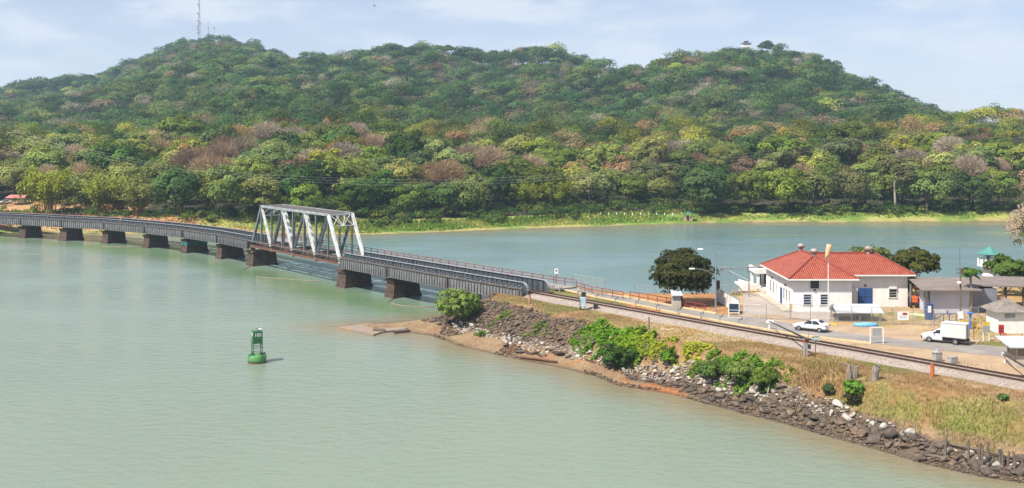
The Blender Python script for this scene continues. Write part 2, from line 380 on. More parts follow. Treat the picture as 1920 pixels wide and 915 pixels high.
def vnoise(x, y, seed=0, octaves=4, freq=1.0):
    """smooth value noise, 0..1"""
    r = np.random.default_rng(seed); T = r.random((64, 64)); out = np.zeros(np.shape(x)); amp, tot = 1.0, 0.0
    for k in range(octaves):
        fx, fy = np.asarray(x) * freq + 17.3 * k, np.asarray(y) * freq + 9.1 * k
        i, j = np.floor(fx).astype(int), np.floor(fy).astype(int); u, v = fx - i, fy - j
        u, v = u * u * (3 - 2 * u), v * v * (3 - 2 * v)
        a, b_, c, d = T[i % 64, j % 64], T[(i + 1) % 64, j % 64], T[i % 64, (j + 1) % 64], T[(i + 1) % 64, (j + 1) % 64]
        out += amp * (a * (1 - u) * (1 - v) + b_ * u * (1 - v) + c * (1 - u) * v + d * u * v); tot += amp; amp *= .5; freq *= 2
    return out / tot
def grid_faces(nx, ny):
    i = np.arange((nx - 1) * (ny - 1)); a = i // (ny - 1) * ny + i % (ny - 1)
    return np.stack([a, a + ny, a + ny + 1, a + 1], 1)
def lerp(a, b, t): return np.asarray(a) * (1 - t) + np.asarray(b) * t

# ------------------------------------------------------------------ the near land: railway embankment, spit and compound
ZG = 4.6
p0 = lambda l, z: [tuple(at(x, y, z)[:2]) for x, y in l]
SHORE_F = p0([(630, 612), (700, 622), (760, 624), (805, 629), (857, 648), (928, 665), (970, 674), (1027, 685), (1113, 704.5), (1152, 722), (1205, 731), (1262, 740), (1323, 757), (1401, 778), (1467, 794), (1540, 815), (1630, 840), (1735, 871), (1841, 895), (1920, 907)], 0) + [(55, 77), (66, 62)]
SHORE_B = [(250, 62), (250, 215), (160, 196), (100, 188), (75, 181.5), (60, 181), (38, 183), (34.5, 171.5), (20, 171), (8.5, 183), (3, 188), (-4, 184), (-9, 178), (-12.5, 172.9), (-17, 170), (-22.7, 168.5)]
EDGE = p0([(925, 560), (965, 566), (1000, 575), (1060, 590), (1120, 600), (1200, 620), (1290, 640), (1400, 665), (1480, 680), (1600, 705), (1700, 720), (1800, 735), (1920, 755)], ZG) + [(75, 69)]
PLAT = EDGE + [(248, 68), (248, 208), (160, 193), (100, 185.5), (75, 179.3), (60, 178.8), (39.5, 180.5), (36, 169.8), (19.5, 169), (7, 181), (3.2, 184), (-1.5, 173)]
LANDP = SHORE_F + SHORE_B
def z_land(x, y):
    x, y = np.asarray(x, float), np.asarray(y, float)
    ins, top = inside(x, y, LANDP), inside(x, y, PLAT)
    dF = seg_dist(x, y, LANDP + [LANDP[0]]); dP = seg_dist(x, y, PLAT + [PLAT[0]])
    r = dF / (dF + dP + 1e-6)
    z = np.interp(r, [0, .12, .42, .58, .8, 1], [0, .22, 1.0, 2.0, 3.7, ZG])
    bump = (vnoise(x, y, 3, 4, .28) - .5)
    z = z + bump * 1.1 * np.clip(np.minimum(dF, dP) / 3, 0, 1)
    z = np.where(top, ZG + (vnoise(x, y, 5, 3, .15) - .5) * .05 - .0, z)
    z = np.where(ins, z, -np.minimum(dF * .22, 3.0) - .02)
    return z
def zl(x, y): return float(z_land(np.array([x]), np.array([y]))[0])
def on_land(px, py, dz=0.0):
    """where the sight line of the pixel first meets the land"""
    d = np.arange(80, 260, .25); u = (px - 960) / FPX
    z = z_land(u * d, d); zr = CAM_H - (py - YH) * d / FPX
    k = np.argmax(z >= zr); return Vector((u * d[k], d[k], max(z[k], 0) + dz))
gx, gy = np.arange(-40, 132, .45), np.arange(66, 222, .45)
XX, YY = np.meshgrid(gx, gy, indexing='ij'); ZZ = z_land(XX, YY)
Xf, Yf, Zf = XX.ravel(), YY.ravel(), ZZ.ravel()
n1, n2, n3 = vnoise(Xf, Yf, 21, 5, .12), vnoise(Xf, Yf, 22, 5, .35), vnoise(Xf, Yf, 23, 4, .9)
DRY, GRN, PALE, SOIL, WET, BEACH, ORNG = (.225, .13, .055), (.120, .142, .032), (.31, .20, .10), (.20, .125, .07), (.045, .035, .025), (.235, .16, .09), (.29, .115, .04)
s01 = lambda v, a, b: np.clip((v - a) / (b - a), 0, 1)[:, None]
lc = lerp(np.tile(DRY, (len(Xf), 1)), PALE, s01(n2, .45, .62))
lc = lerp(lc, GRN, s01(n1, .46, .6) * .8)
lc = lerp(lc, SOIL, s01(n3, .55, .7) * .5)
gp = np.exp(-(((Xf - 39.5) * .63 + (Yf - 104.5) * -.77) / 10.5) ** 2 - (((Xf - 39.5) * .77 + (Yf - 104.5) * .63) / 3.6) ** 2) + .9 * np.exp(-(((Xf - 20) * .63 + (Yf - 134) * -.77) / 9) ** 2 - (((Xf - 20) * .77 + (Yf - 134) * .63) / 1.6) ** 2)
lc = lerp(lc, (.135, .155, .030), (np.clip(gp, 0, 1) * np.clip((n2 - .3) * 3.5, 0, 1))[:, None] * .85)
low = Zf < 1.9
lc = np.where(low[:, None], lerp(np.tile(BEACH, (len(Xf), 1)), SOIL, s01(n2, .4, .6)), lc)
onb = s01(n1, .42, .55) * ((Xf > -1) & (Xf < 20))[:, None] * (Zf < 1.2)[:, None]
lc = lerp(lc, ORNG, onb)
lc = lerp(lc, WET, s01(-Zf, -.16, .03))
dSf = seg_dist(Xf, Yf, SHORE_F)
rk = (Xf > 14) & (dSf < np.interp(Xf, [14, 22, 30, 44], [3.0, 4.4, 4.8, 3.6]) + 1.5 * (n2 - .5)) & (dSf > np.interp(Xf, [14, 24], [2.0, -.1])); lc = np.where(rk[:, None], lerp(lc, (.085, .064, .048), .82), lc)
rk = (Zf > 1.0) & (Zf < 4.2) & (Xf < 9) & (Yf < 168); lc = np.where(rk[:, None], lerp(lc, (.11, .08, .06), .8), lc)
plat_in = inside(Xf, Yf, PLAT)
comp = plat_in & (Yf > 130 + 0 * Xf) & (Xf > 18)
lc = np.where(comp[:, None], lerp(np.tile((.36, .225, .10), (len(Xf), 1)), (.40, .275, .16), s01(n2, .4, .6)), lc)
lc = np.where(comp[:, None], lerp(lc, (.17, .165, .045), s01(n1, .5, .64) * s01(n3, .35, .6) * .8), lc)
lot = plat_in & (Xf > 17) & (Xf < 34) & (Yf > 150) ; lc = np.where(lot[:, None], lerp(np.tile((.36, .185, .07), (len(Xf), 1)), (.32, .15, .06), s01(n3, .4, .6)), lc)
o = link('ground', np_mesh('ground', np.stack([Xf, Yf, Zf], 1), grid_faces(len(gx), len(gy)), M['land'], lc, True)); o['kind'] = 'structure'

# ------------------------------------------------------------------ the far bank and the wooded hills
FS = [(-2500, 420), (-420, 345), (-230, 325)] + p0([(0, 437), (240, 439.5), (500, 437), (700, 440), (850, 434), (1000, 428), (1100, 425), (1250, 420), (1400, 416), (1560, 417), (1700, 416), (1870, 415)], 0) + [(230, 372), (420, 390), (2500, 450)]
FSX, FSY = np.array([p[0] for p in FS]), np.array([p[1] for p in FS])
# skyline of the hills: photo column, row of the tree tops, distance of the crest
SKY = np.array([(-400, 215, 1150), (0, 172, 1150), (60, 162, 1150), (130, 152, 1150), (190, 147, 1120), (225, 127, 1120), (270, 107, 1100), (330, 82, 1100), (380, 72, 1100), (440, 77, 1080), (490, 90, 1050), (545, 107, 1000), (600, 104, 950), (650, 98, 900), (740, 84, 880), (790, 82, 880), (850, 92, 880), (900, 97, 870), (980, 90, 860), (1040, 89, 860), (1090, 102, 860), (1150, 124, 860), (1170, 128, 860), (1215, 120, 860), (1260, 107, 860), (1330, 94, 860), (1390, 88, 860), (1440, 88, 860), (1480, 99, 850), (1530, 107, 850), (1560, 119, 840), (1600, 142, 830), (1650, 157, 820), (1700, 180, 810), (1750, 203, 800), (1780, 218, 790), (1850, 236, 780), (2300, 240, 780)], float)
SKY[:, 2] *= 1.42
NEARSKY = np.array([(-400, 240), (0, 245), (60, 233), (200, 235), (300, 237), (380, 228), (430, 222), (500, 212), (600, 228), (680, 208), (750, 226), (800, 230), (900, 230), (1000, 228), (1100, 238), (1200, 236), (1270, 220), (1330, 242), (1450, 232), (1550, 230), (1660, 222), (1770, 210), (1850, 204), (1920, 199), (2300, 196)], float)
D1 = 520.0
def z_far(x, y):
    x, y = np.asarray(x, float), np.asarray(y, float)
    col = np.clip(960 + FPX * x / np.maximum(y, 1), -380, 2280)
    sh = np.interp(x, FSX, FSY); s = y - sh
    road = np.interp(x, [-400, -75, -45, -10, 40, 200], [4.4, 4.2, 1.6, 1.3, 2.0, 2.6])
    back = np.interp(x, [-400, -80, -45, -10, 40, 60, 200], [10, 12, 34, 34, 20, 12, 10])
    z = np.where(s < back, road * np.clip(s / back, 0, 1) ** 1.2, road)
    z = np.where(s < 0, np.maximum(s * .15, -4), z)
    zn = CAM_H + (YH - np.interp(col, NEARSKY[:, 0], NEARSKY[:, 1])) * D1 / FPX - 13.0
    t = np.clip((s - back - 12) / np.maximum(D1 - sh - back - 12, 1), 0, 1)
    z = np.where(s > back + 12, road + (zn - road) * t ** 1.05, z)
    zb = zn - 12; dc = np.interp(col, SKY[:, 0], SKY[:, 2])
    zc = CAM_H + (YH - np.interp(col, SKY[:, 0], SKY[:, 1])) * dc / FPX - 18.5
    t2 = np.clip((y - D1 - 60) / (dc - D1 - 60), 0, 1)
    g = (vnoise(x, y, 31, 3, .0065) - .5) * 44 * np.clip(np.minimum(t2, 1 - t2) * 4, 0, 1) * np.clip((zc - zb) / 60, 0, 1)
    zh = zb + (zc - zb) * (t2 ** .92) + g
    z = np.where(y > D1, np.where(y < D1 + 60, zn + (zb - zn) * (y - D1) / 60, zh), z)
    z = np.where(y > dc, zc - (y - dc) * .22, z)
    return z
def zf(x, y): return float(z_far(np.array([x]), np.array([y]))[0])
us = np.concatenate([np.linspace(-1.6, -.56, 24), np.linspace(-.55, .55, 300), np.linspace(.56, 1.6, 24)])
ys = np.concatenate([np.linspace(292, 420, 80), np.linspace(424, 2000, 220)])
UU, YF = np.meshgrid(us, ys, indexing='ij'); XF = UU * YF
ZF = z_far(XF, YF); xf, yf, zf_ = XF.ravel(), YF.ravel(), ZF.ravel()
sF = yf - np.interp(xf, FSX, FSY)
m1, m2 = vnoise(xf, yf, 41, 4, .12), vnoise(xf, yf, 42, 4, .4)
fc = lerp(np.tile((.028, .034, .014), (len(xf), 1)), (.055, .048, .024), s01(m2, .4, .6))
bank = sF < np.interp(xf, [-400, -80, -45, -10, 40, 60, 200], [22, 22, 36, 34, 30, 14, 13])
gcol = lerp(np.tile((.125, .195, .032), (len(xf), 1)), (.27, .27, .07), s01(m1, .42, .6))
fc = np.where(bank[:, None], gcol, fc)
oran = (bank & (xf < -96) & (sF > 3) & (sF < 26)) | ((xf < -122) & (sF > 3) & (sF < 50)); fc = np.where(oran[:, None], lerp(np.tile((.36, .225, .11), (len(xf), 1)), (.32, .15, .06), s01(m2, .45, .6)), fc)
fc = lerp(fc, (.30, .22, .115), (1 - s01(sF, 1.0, 4.5)) * s01(m1 + .1 * (xf < -10), .42, .6) * .85)
fc = np.where((sF < .4)[:, None], np.array((.12, .09, .05)), fc)
o = link('hills', np_mesh('hills', np.stack([xf, yf, zf_], 1), grid_faces(len(us), len(ys)), M['far_land'], fc, True)); o['kind'] = 'structure'
# a far blue ridge seen through the gap on the right
rx = np.linspace(-3000, 4200, 90); zz = 10 + 62 * np.exp(-((rx - 1700) / 160) ** 2) + 50 * (vnoise(rx, rx * 0, 51, 4, .004))
rv = np.concatenate([np.stack([rx, rx * 0 + 3950, rx * 0 - 2], 1), np.stack([rx, rx * 0 + 4050 + 60 * vnoise(rx, rx * 0 + 5, 52, 3, .01), zz], 1), np.stack([rx, rx * 0 + 4250, rx * 0 - 2], 1)])
nf = len(rx); ff = np.concatenate([np.stack([np.arange(nf - 1) + k * nf, np.arange(1, nf) + k * nf, np.arange(1, nf) + (k + 1) * nf, np.arange(nf - 1) + (k + 1) * nf], 1) for k in (0, 1)])
o = link('distant_hills', np_mesh('distant_hills', rv, ff, M['far_land'], np.tile((.05, .07, .03), (len(rv), 1)), True)); o['kind'] = 'structure'

# ------------------------------------------------------------------ water: turbid green, brown with silt and weed in the shallows
wx = np.concatenate([[-4200, -2200, -1000, -500, -320], np.arange(-240, 280, 3.2), [330, 500, 1000, 2200, 4200]])
wy = np.concatenate([[-300, -80, 0, 40], np.arange(60, 420, 3.2), [450, 600, 1000, 2000, 3000, 4300]])
WX, WY = np.meshgrid(wx, wy, indexing='ij'); wxf, wyf = WX.ravel(), WY.ravel()
dN = seg_dist(wxf, wyf, LANDP + [LANDP[0]]); dR = np.interp(wxf, FSX, FSY) - wyf
BRIDGE = [(3.8, 168.2), (-8.2, 182.4), (-20.1, 196.7), (-31, 209.7), (-57.1, 243.7), (-68, 257.3), (-80.4, 270.1), (-94.1, 281.8), (-109.4, 293), (-124.1, 300.4), (-139.1, 308), (-155.5, 315.2), (-172, 323)]
dB = seg_dist(wxf, wyf, [(x - 5, y - 7) for x, y in BRIDGE])
q = vnoise(wxf, wyf, 61, 4, .03); q2 = vnoise(wxf, wyf, 62, 4, .11)
side = wyf > np.interp(wxf, [p[0] for p in BRIDGE[::-1]], [p[1] for p in BRIDGE[::-1]])
far_side = (wxf > 3.8) & (wyf > 168) | side
wc = lerp(np.tile((.172, .212, .158), (len(wxf), 1)), (.176, .232, .198), s01(wyf, 110, 215) * .9)
wc = np.where(far_side[:, None], lerp(np.tile((.135, .215, .222), (len(wxf), 1)), (.105, .180, .192), s01(wxf, 0, 60)), wc)
wc = lerp(wc, (.085, .165, .055), np.exp(-((dB + 14 * (q - .5)) / 7.0) ** 2)[:, None] * (wxf < 5)[:, None] * .75)
wc = lerp(wc, (.20, .145, .075), np.exp(-(dN / (2.4 + 5 * q2)) ** 2)[:, None] * .8)
wc = lerp(wc, (.21, .145, .07), (np.exp(-np.maximum(dR, 0) / (6 + np.interp(wxf, [-60, 40, 130], [2, 22, 26]) * q))[:, None]) * .85)
wc = wc * (.94 + .12 * q[:, None])
wm, t, b = new_mat('turbid_water')
b.inputs['Roughness'].default_value = .10; b.inputs['IOR'].default_value = 1.33
a = nd(t, 'ShaderNodeAttribute', attribute_name='col'); lk(t, a.outputs['Color'], b.inputs['Base Color'])
tc = nd(t, 'ShaderNodeTexCoord')
hs = []
for sc, st, amp in ((.55, (1, 1.6, 1), 1.0), (2.3, (1, 1.5, 1), .42), (.07, (1, 1.4, 1), .9)):
    mp = nd(t, 'ShaderNodeMapping'); mp.inputs['Scale'].default_value = st; mp.inputs['Rotation'].default_value = (0, 0, .35)
    lk(t, tc.outputs['Object'], mp.inputs[0])
    n = nd(t, 'ShaderNodeTexNoise', i_Scale=sc, i_Detail=4.0, i_Roughness=.6); lk(t, mp.outputs[0], n.inputs['Vector'])
    mu = nd(t, 'ShaderNodeMath', operation='MULTIPLY'); mu.inputs[1].default_value = amp; lk(t, n.outputs['Fac'], mu.inputs[0]); hs.append(mu.outputs[0])
ad = nd(t, 'ShaderNodeMath', operation='ADD'); lk(t, hs[0], ad.inputs[0]); lk(t, hs[1], ad.inputs[1])
ad2 = nd(t, 'ShaderNodeMath', operation='ADD'); lk(t, ad.outputs[0], ad2.inputs[0]); lk(t, hs[2], ad2.inputs[1])
wn = nd(t, 'ShaderNodeTexNoise', i_Scale=.018, i_Detail=5.0, i_Roughness=.6); wp = nd(t, 'ShaderNodeMapping'); wp.inputs['Scale'].default_value = (1, 2.6, 1); wp.inputs['Rotation'].default_value = (0, 0, .5); lk(t, tc.outputs['Object'], wp.inputs[0]); lk(t, wp.outputs[0], wn.inputs['Vector'])
wr = nd(t, 'ShaderNodeMapRange'); [setattr(wr.inputs[k_], 'default_value', v_) for k_, v_ in (('From Min', .38), ('From Max', .62), ('To Min', .05), ('To Max', .22))]; lk(t, wn.outputs['Fac'], wr.inputs['Value']); lk(t, wr.outputs[0], b.inputs['Roughness'])
bb = nd(t, 'ShaderNodeBump', i_Strength=.4, i_Distance=.30); lk(t, ad2.outputs[0], bb.inputs['Height']); lk(t, bb.outputs[0], b.inputs['Normal'])
o = link('water', np_mesh('water', np.stack([wxf, wyf, wxf * 0], 1), grid_faces(len(wx), len(wy)), wm, wc)); o['kind'] = 'structure'

# ------------------------------------------------------------------ the air
hz = MB(); hz.box((0, 2000, 120), (8600, 4700, 250)); hm = bpy.data.materials.new('haze_air'); hm.use_nodes = True
t = hm.node_tree; t.nodes.remove(t.nodes['Principled BSDF'])
pv = nd(t, 'ShaderNodeVolumePrincipled', i_Density=HAZE); pv.inputs['Color'].default_value = (.56, .76, 1.0, 1); pv.inputs['Anisotropy'].default_value = 0.1
lk(t, pv.outputs[0], t.nodes['Material Output'].inputs['Volume'])
o = hz.build('haze', hm); o['kind'] = 'stuff'

# ------------------------------------------------------------------ roads and flat surfaces on the near land
def sheet(name, near, far, z, m, n=40, kind='structure'):
    """a sheet between two polylines"""
    def rs(l):
        l = np.array(l, float); d = np.concatenate([[0], np.cumsum(np.hypot(*np.diff(l, axis=0).T))]); d /= d[-1]; k = np.linspace(0, 1, n)
        return np.interp(k, d, l[:, 0]), np.interp(k, d, l[:, 1])
    ax, ay = rs(near); bx, by = rs(far); w = 5; vs = []
    for i in range(w):
        k = i / (w - 1); x, y = ax + (bx - ax) * k, ay + (by - ay) * k
        zz = z(x, y) if callable(z) else np.full(n, z); vs.append(np.stack([x, y, zz], 1))
    v = np.concatenate(vs); i = np.arange(n - 1)
    f = np.concatenate([np.stack([i + k * n, i + 1 + k * n, i + 1 + (k + 1) * n, i + (k + 1) * n], 1) for k in range(w - 1)])
    o = link(name, np_mesh(name, v, f, m)); o['kind'] = kind; return o
def z_road(x, y): return 4.67 + .36 * np.clip((14 - x) / 10, 0, 1) + 0 * y
RN = [(6.9, 171.6)] + p0([(1060, 546), (1130, 559), (1200, 572.5), (1280, 589), (1390, 609), (1500, 628), (1632, 643), (1760, 656), (1920, 672)], 4.7) + [(85, 106)]
RF = [(10.2, 173.5)] + p0([(1060, 538), (1110, 546), (1167, 555), (1280, 577), (1343, 588), (1440, 598), (1560, 620), (1700, 636), (1920, 652)], 4.7) + [(92, 114)]
sheet('road', RN, RF, z_road, M['asphalt'], 60)
sheet('verge', p0([(1240, 586), (1400, 616), (1560, 650), (1700, 676), (1920, 704)], 4.65) + [(84, 84)], [(x, y + .25) for x, y in p0([(1240, 580), (1400, 609), (1500, 627), (1632, 642), (1760, 655), (1920, 671)], 4.65)] + [(86, 106)], 4.648, M['dirt'], 50)
sheet('forecourt', [(x, y - .3) for x, y in p0([(1386, 592), (1440, 598), (1560, 620), (1700, 636), (1830, 644)], 4.65)], p0([(1386, 590), (1450, 590), (1560, 606), (1640, 612), (1700, 618), (1790, 628), (1840, 636)], 4.65), 4.655, M['dirt'], 50)
sheet('yard', p0([(1396, 592), (1440, 597), (1490, 600), (1560, 604)], 4.64), [(36.6, 169.5), (38.6, 169.5), (39.2, 152.8), (46.5, 151.0)], 4.646, M['yard'], 40)
kb = MB()
for a_, b_ in zip(RF[:6], RF[1:6]):
    za, zb = float(z_road(a_[0], 0)), float(z_road(b_[0], 0)); kb.beam((*a_, za + .05), (*b_, zb + .05), .42, .22)
kb.build('kerb', M['kerb'])['kind'] = 'structure'
kb = MB()
for a_, b_ in zip(RN[1:7], RN[2:8]):
    za, zb = float(z_road(a_[0], 0)), float(z_road(b_[0], 0)); kb.beam((*a_, za + .0), (*b_, zb + .0), .22, .22)
kb.build('road_edging', M['kerb'])['kind'] = 'structure'
# ------------------------------------------------------------------ foliage
def unit(n):
    v = rng.normal(size=(n, 3)); return v / np.linalg.norm(v, axis=1, keepdims=True)
def leaf_quads(c, nrm, size, aspect=.62):
    """one small quad per leaf clump: centres c, normals nrm, half sizes"""
    n = len(c); a = np.cross(nrm, unit(n)); a /= np.linalg.norm(a, axis=1, keepdims=True) + 1e-9
    b_ = np.cross(nrm, a); s = np.asarray(size).reshape(-1, 1); bs = s * aspect
    fold = nrm * s * .25
    v = np.stack([c - a * s, c - b_ * bs + fold, c + a * s, c + b_ * bs + fold], 1).reshape(-1, 3)
    return v, np.arange(4 * n).reshape(-1, 4)
def crown_pts(rx, rz, nclump, nleaf, cl=.34, flat=.75, zc=None, base=(.06, .1, .03), cvar=.2, lvar=.22, hv=.05, low=-.7, lobes=0, yellow=0.0):
    """leaf centres, normals and colours of a crown round (0,0,zc): clumps on an uneven ellipsoid, gaps between"""
    zc = rz if zc is None else zc
    d = unit(nclump * 3); d = d[d[:, 2] > low][:nclump]; k = len(d)
    rr = rng.uniform(.45, 1.0, k) ** .5
    amp = 1 + .22 * np.sin(d[:, 0] * 3.1 + rng.uniform(0, 6)) * np.cos(d[:, 1] * 2.7 + rng.uniform(0, 6))
    cc = d * (rr * amp)[:, None] * np.array([rx, rx, rz]) * (1 - cl * .5)
    cr_ = rng.uniform(.6, 1.15, k) * cl * rx
    cb = rng.uniform(1 - cvar, 1 + cvar, k)
    idx = rng.integers(0, k, nleaf)
    ld = unit(nleaf); ld[:, 2] = np.where(rng.random(nleaf) < .72, np.abs(ld[:, 2]), ld[:, 2])
    p = cc[idx] + ld * (cr_[idx] * rng.uniform(.55, 1.0, nleaf) ** .5)[:, None] * np.array([1, 1, flat])
    nrm = ld * .65 + d[idx] * .6 + np.array([0, 0, .35]) + unit(nleaf) * .55
    nrm /= np.linalg.norm(nrm, axis=1, keepdims=True)
    col = np.array(base)[None] * (cb[idx] * rng.uniform(1 - lvar, 1 + lvar, nleaf))[:, None]
    hue = rng.normal(0, hv, k)[idx]
    col = col * np.stack([1 + hue + yellow * rng.random(nleaf), np.ones(nleaf), 1 - hue], 1)
    p[:, 2] += zc
    return p, nrm, col
def twig_pts(rx, rz, n, base, zc, w):
    """bare crown: fine twigs fanning out from the limbs"""
    d = unit(n); d[:, 2] = np.abs(d[:, 2]) * .9 + .05; d /= np.linalg.norm(d, axis=1, keepdims=True)
    r0 = rng.uniform(.3, .92, n); L = rng.uniform(.10, .26, n)
    a = d * r0[:, None] * np.array([rx, rx, rz]); dd = d + unit(n) * .8 + np.array([0, 0, .1]); dd /= np.linalg.norm(dd, axis=1, keepdims=True)
    b_ = a + dd * (L * rx)[:, None]; s = np.cross(dd, unit(n)); s /= np.linalg.norm(s, axis=1, keepdims=True) + 1e-9
    w0 = (w * rng.uniform(.6, 1.5, n))[:, None]
    v = np.stack([a - s * w0, a + s * w0, b_ + s * w0 * .3, b_ - s * w0 * .3], 1).reshape(-1, 3); v[:, 2] += zc
    col = np.repeat(np.array(base)[None] * rng.uniform(.7, 1.3, (n, 1)), 4, 0)
    return v, np.arange(4 * n).reshape(-1, 4), col
def crown_mesh(name, leaf, m, **k):
    p, nr, c = crown_pts(**k); v, f = leaf_quads(p, nr, leaf * rng.uniform(.65, 1.35, len(p)))
    return np_mesh(name, v, f, m, np.repeat(c, 4, 0))
def trunk_mb(h, r, spread, nlimb=5, lean=.06, forks=True, top=.82):
    mb = MB(); lx, ly = random.uniform(-lean, lean) * h, random.uniform(-lean, lean) * h
    fork = h * random.uniform(.35, .5)
    mb.tube([(0, 0, -.6), (lx * .2, ly * .2, fork * .5), (lx * .5, ly * .5, fork), (lx, ly, h * top)], [r * 1.25, r, r * .85, r * .25], 7)
    for i in range(nlimb):
        a = 2 * math.pi * (i + random.random() * .6) / nlimb; s = spread * random.uniform(.5, .85); z0 = fork * random.uniform(.75, 1.15)
        z1 = h * random.uniform(.62, .85)
        mb.tube([(lx * .4, ly * .4, z0), (math.cos(a) * s * .45, math.sin(a) * s * .45, (z0 + z1) / 2 + .4), (math.cos(a) * s, math.sin(a) * s, z1)], [r * .55, r * .38, r * .12], 5)
    return mb
PROTO = {}
def proto(kind, k, name, parts):
    """keeps the meshes of one variant of a kind: [(part name, mesh)]"""
    PROTO.setdefault(kind, []).append((name, parts))
def mb_mesh(mb, name, m):
    o = mb.build(name, m); me = o.data; bpy.data.objects.remove(o); me.polygons.foreach_set('use_smooth', [True] * len(me.polygons)); return me
def leafy(kind, name, n, h, rx, rz, zc, leaf, nl, ncl, base, bark='bark', low=-.7, cl=.34, flat=.75, yellow=0.0, nlimb=5, cvar=.28):
    for k in range(n):
        f = random.uniform(.9, 1.12)
        cm = crown_mesh('crown', leaf * .78, M['foliage'], rx=rx * f, rz=rz * random.uniform(.9, 1.15), nclump=ncl, nleaf=int(nl * 2.0), zc=zc, base=base, low=low, cl=cl, flat=flat, yellow=yellow, cvar=cvar)
        proto(kind, k, name, [('trunk', mb_mesh(trunk_mb(zc + rz * .5, h * .022, rx * .75, nlimb), 'trunk', M[bark])), ('crown', cm)])
leafy('dark', 'broadleaf_tree', 3, 15, 7.2, 5.8, 7.6, .50, 2600, 46, (.062, .118, .022))
leafy('mid', 'broadleaf_tree', 4, 14, 6.8, 5.2, 7.2, .46, 2200, 44, (.150, .225, .034), yellow=.3)
leafy('olive', 'broadleaf_tree', 3, 13, 6.4, 5.0, 6.8, .42, 2000, 42, (.185, .225, .042), yellow=.25)
leafy('bright', 'broadleaf_tree', 3, 13, 6.2, 5.0, 6.8, .42, 2000, 40, (.215, .265, .034), yellow=.35)
leafy('brown', 'broadleaf_tree', 3, 12, 6.0, 4.8, 6.6, .38, 1500, 40, (.25, .165, .075), yellow=.2)
leafy('golden', 'broadleaf_tree', 2, 12, 5.4, 4.2, 6.8, .40, 1700, 36, (.25, .185, .035), yellow=.2)
leafy('umbrella', 'broadleaf_tree', 2, 16, 9.2, 3.4, 12.2, .46, 2400, 54, (.105, .155, .028), low=-.15, cl=.26, flat=.6, yellow=.3)
leafy('tall', 'slender_tree', 3, 17, 5.2, 5.4, 11.5, .42, 1800, 36, (.17, .20, .042), bark='pale_bark', low=-.6, yellow=.3, nlimb=3)
for k in range(4):
    rx, rz, zc = random.uniform(5.4, 7.0), random.uniform(4.6, 5.6), 6.2
    base = ((.38, .275, .165), (.32, .215, .12), (.41, .33, .22), (.28, .18, .095))[k]
    v, f, c = twig_pts(rx, rz, 3400, base, zc, .07)
    proto('bare', k, 'bare_tree', [('trunk', mb_mesh(trunk_mb(zc + rz * .75, .3, rx * .85, 9), 'trunk', M['pale_bark'])), ('crown', np_mesh('crown', v, f, M['foliage'], c))])
for k in range(3):                               # bamboo: a sheaf of culms arching over under feathery plumes
    mb = MB(); P_, N_, C_ = [], [], []
    for i in range(46):
        a = random.uniform(0, 6.28); out = random.uniform(2.2, 6.2); h = random.uniform(9, 14.5) - out * .25; r0 = random.uniform(.2, 1.8)
        ca, sa = math.cos(a), math.sin(a)
        arc = [Vector((ca * (r0 + (out) * t ** 2.1), sa * (r0 + out * t ** 2.1), h * (t - .30 * t ** 3.2) * 1.25 - .4)) for t in (0, .25, .5, .75, 1.0)]
        mb.tube(arc, [.07, .06, .05, .03, .01], 4, False)
        for j in range(44):
            t = random.uniform(.30, 1.03); q = Vector((ca * (r0 + out * t ** 2.1), sa * (r0 + out * t ** 2.1), h * (t - .30 * t ** 3.2) * 1.25 - .4))
            P_.append(q + Vector((random.gauss(0, .5), random.gauss(0, .5), random.gauss(-.1, .5)))); N_.append((ca * .5 + random.gauss(0, .5), sa * .5 + random.gauss(0, .5), .8))
            g = random.uniform(.7, 1.3) * (.8 + .35 * t); C_.append((.215 * g, .255 * g, .030 * g))
    N_ = np.array(N_); N_ /= np.linalg.norm(N_, axis=1, keepdims=True)
    v, f = leaf_quads(np.array(P_), N_, rng.uniform(.28, .6, len(P_)), .38)
    proto('bamboo', k, 'bamboo_clump', [('culms', mb_mesh(mb, 'culms', M['bamboo'] if 'bamboo' in M else M['ochre'])), ('crown', np_mesh('crown', v, f, M['foliage'], np.repeat(np.array(C_), 4, 0)))])
def palm_meshes(h, n, L, base):
    mb = MB(); mb.tube([(0, 0, -.5), (.15, .1, h * .5), (.1, .25, h)], [.24, .18, .15], 7)
    vs, fs, cs = [], [], []
    for i in range(n):
        a = 2 * math.pi * i / n + random.uniform(-.2, .2); el = random.uniform(.1, 1.1); ca, sa = math.cos(a), math.sin(a); prev = None
        g = random.uniform(.75, 1.25)
        for j in range(9):
            t = j / 8; r = L * (t * math.cos(el * .6)); z = h + L * (math.sin(el) * t - .75 * t * t)
            wv = .55 * math.sin(math.pi * min(1, .15 + t * .85)) + .05
            for sgn in (-1, 1):
                vs.append((ca * r + .1 - sa * wv * sgn, sa * r + .25 + ca * wv * sgn, z - .18 * wv)); cs.append(tuple(x * g for x in base))
            if prev is not None: fs.append((prev, prev + 1, len(vs) - 1, len(vs) - 2))
            prev = len(vs) - 2
    return mb_mesh(mb, 'trunk', M['pale_bark']), np_mesh('crown', np.array(vs), np.array(fs), M['foliage'], np.array(cs))
for k in range(2):
    a_, b_ = palm_meshes(8.5, 22, 3.6, (.055, .10, .022)); proto('palm', k, 'palm_tree', [('trunk', a_), ('crown', b_)])
def plant(kind, loc, sc=1.0, rz=None, label='', cat='tree', group=None, stretch=1.0, k=None):
    name, parts = PROTO[kind][random.randrange(len(PROTO[kind])) if k is None else k]
    t = thing(name, label, cat, loc, random.uniform(0, 6.28) if rz is None else rz, group)
    t.scale = (sc, sc, sc * stretch)
    for pn, me in parts: link(pn, me, t)
    return t

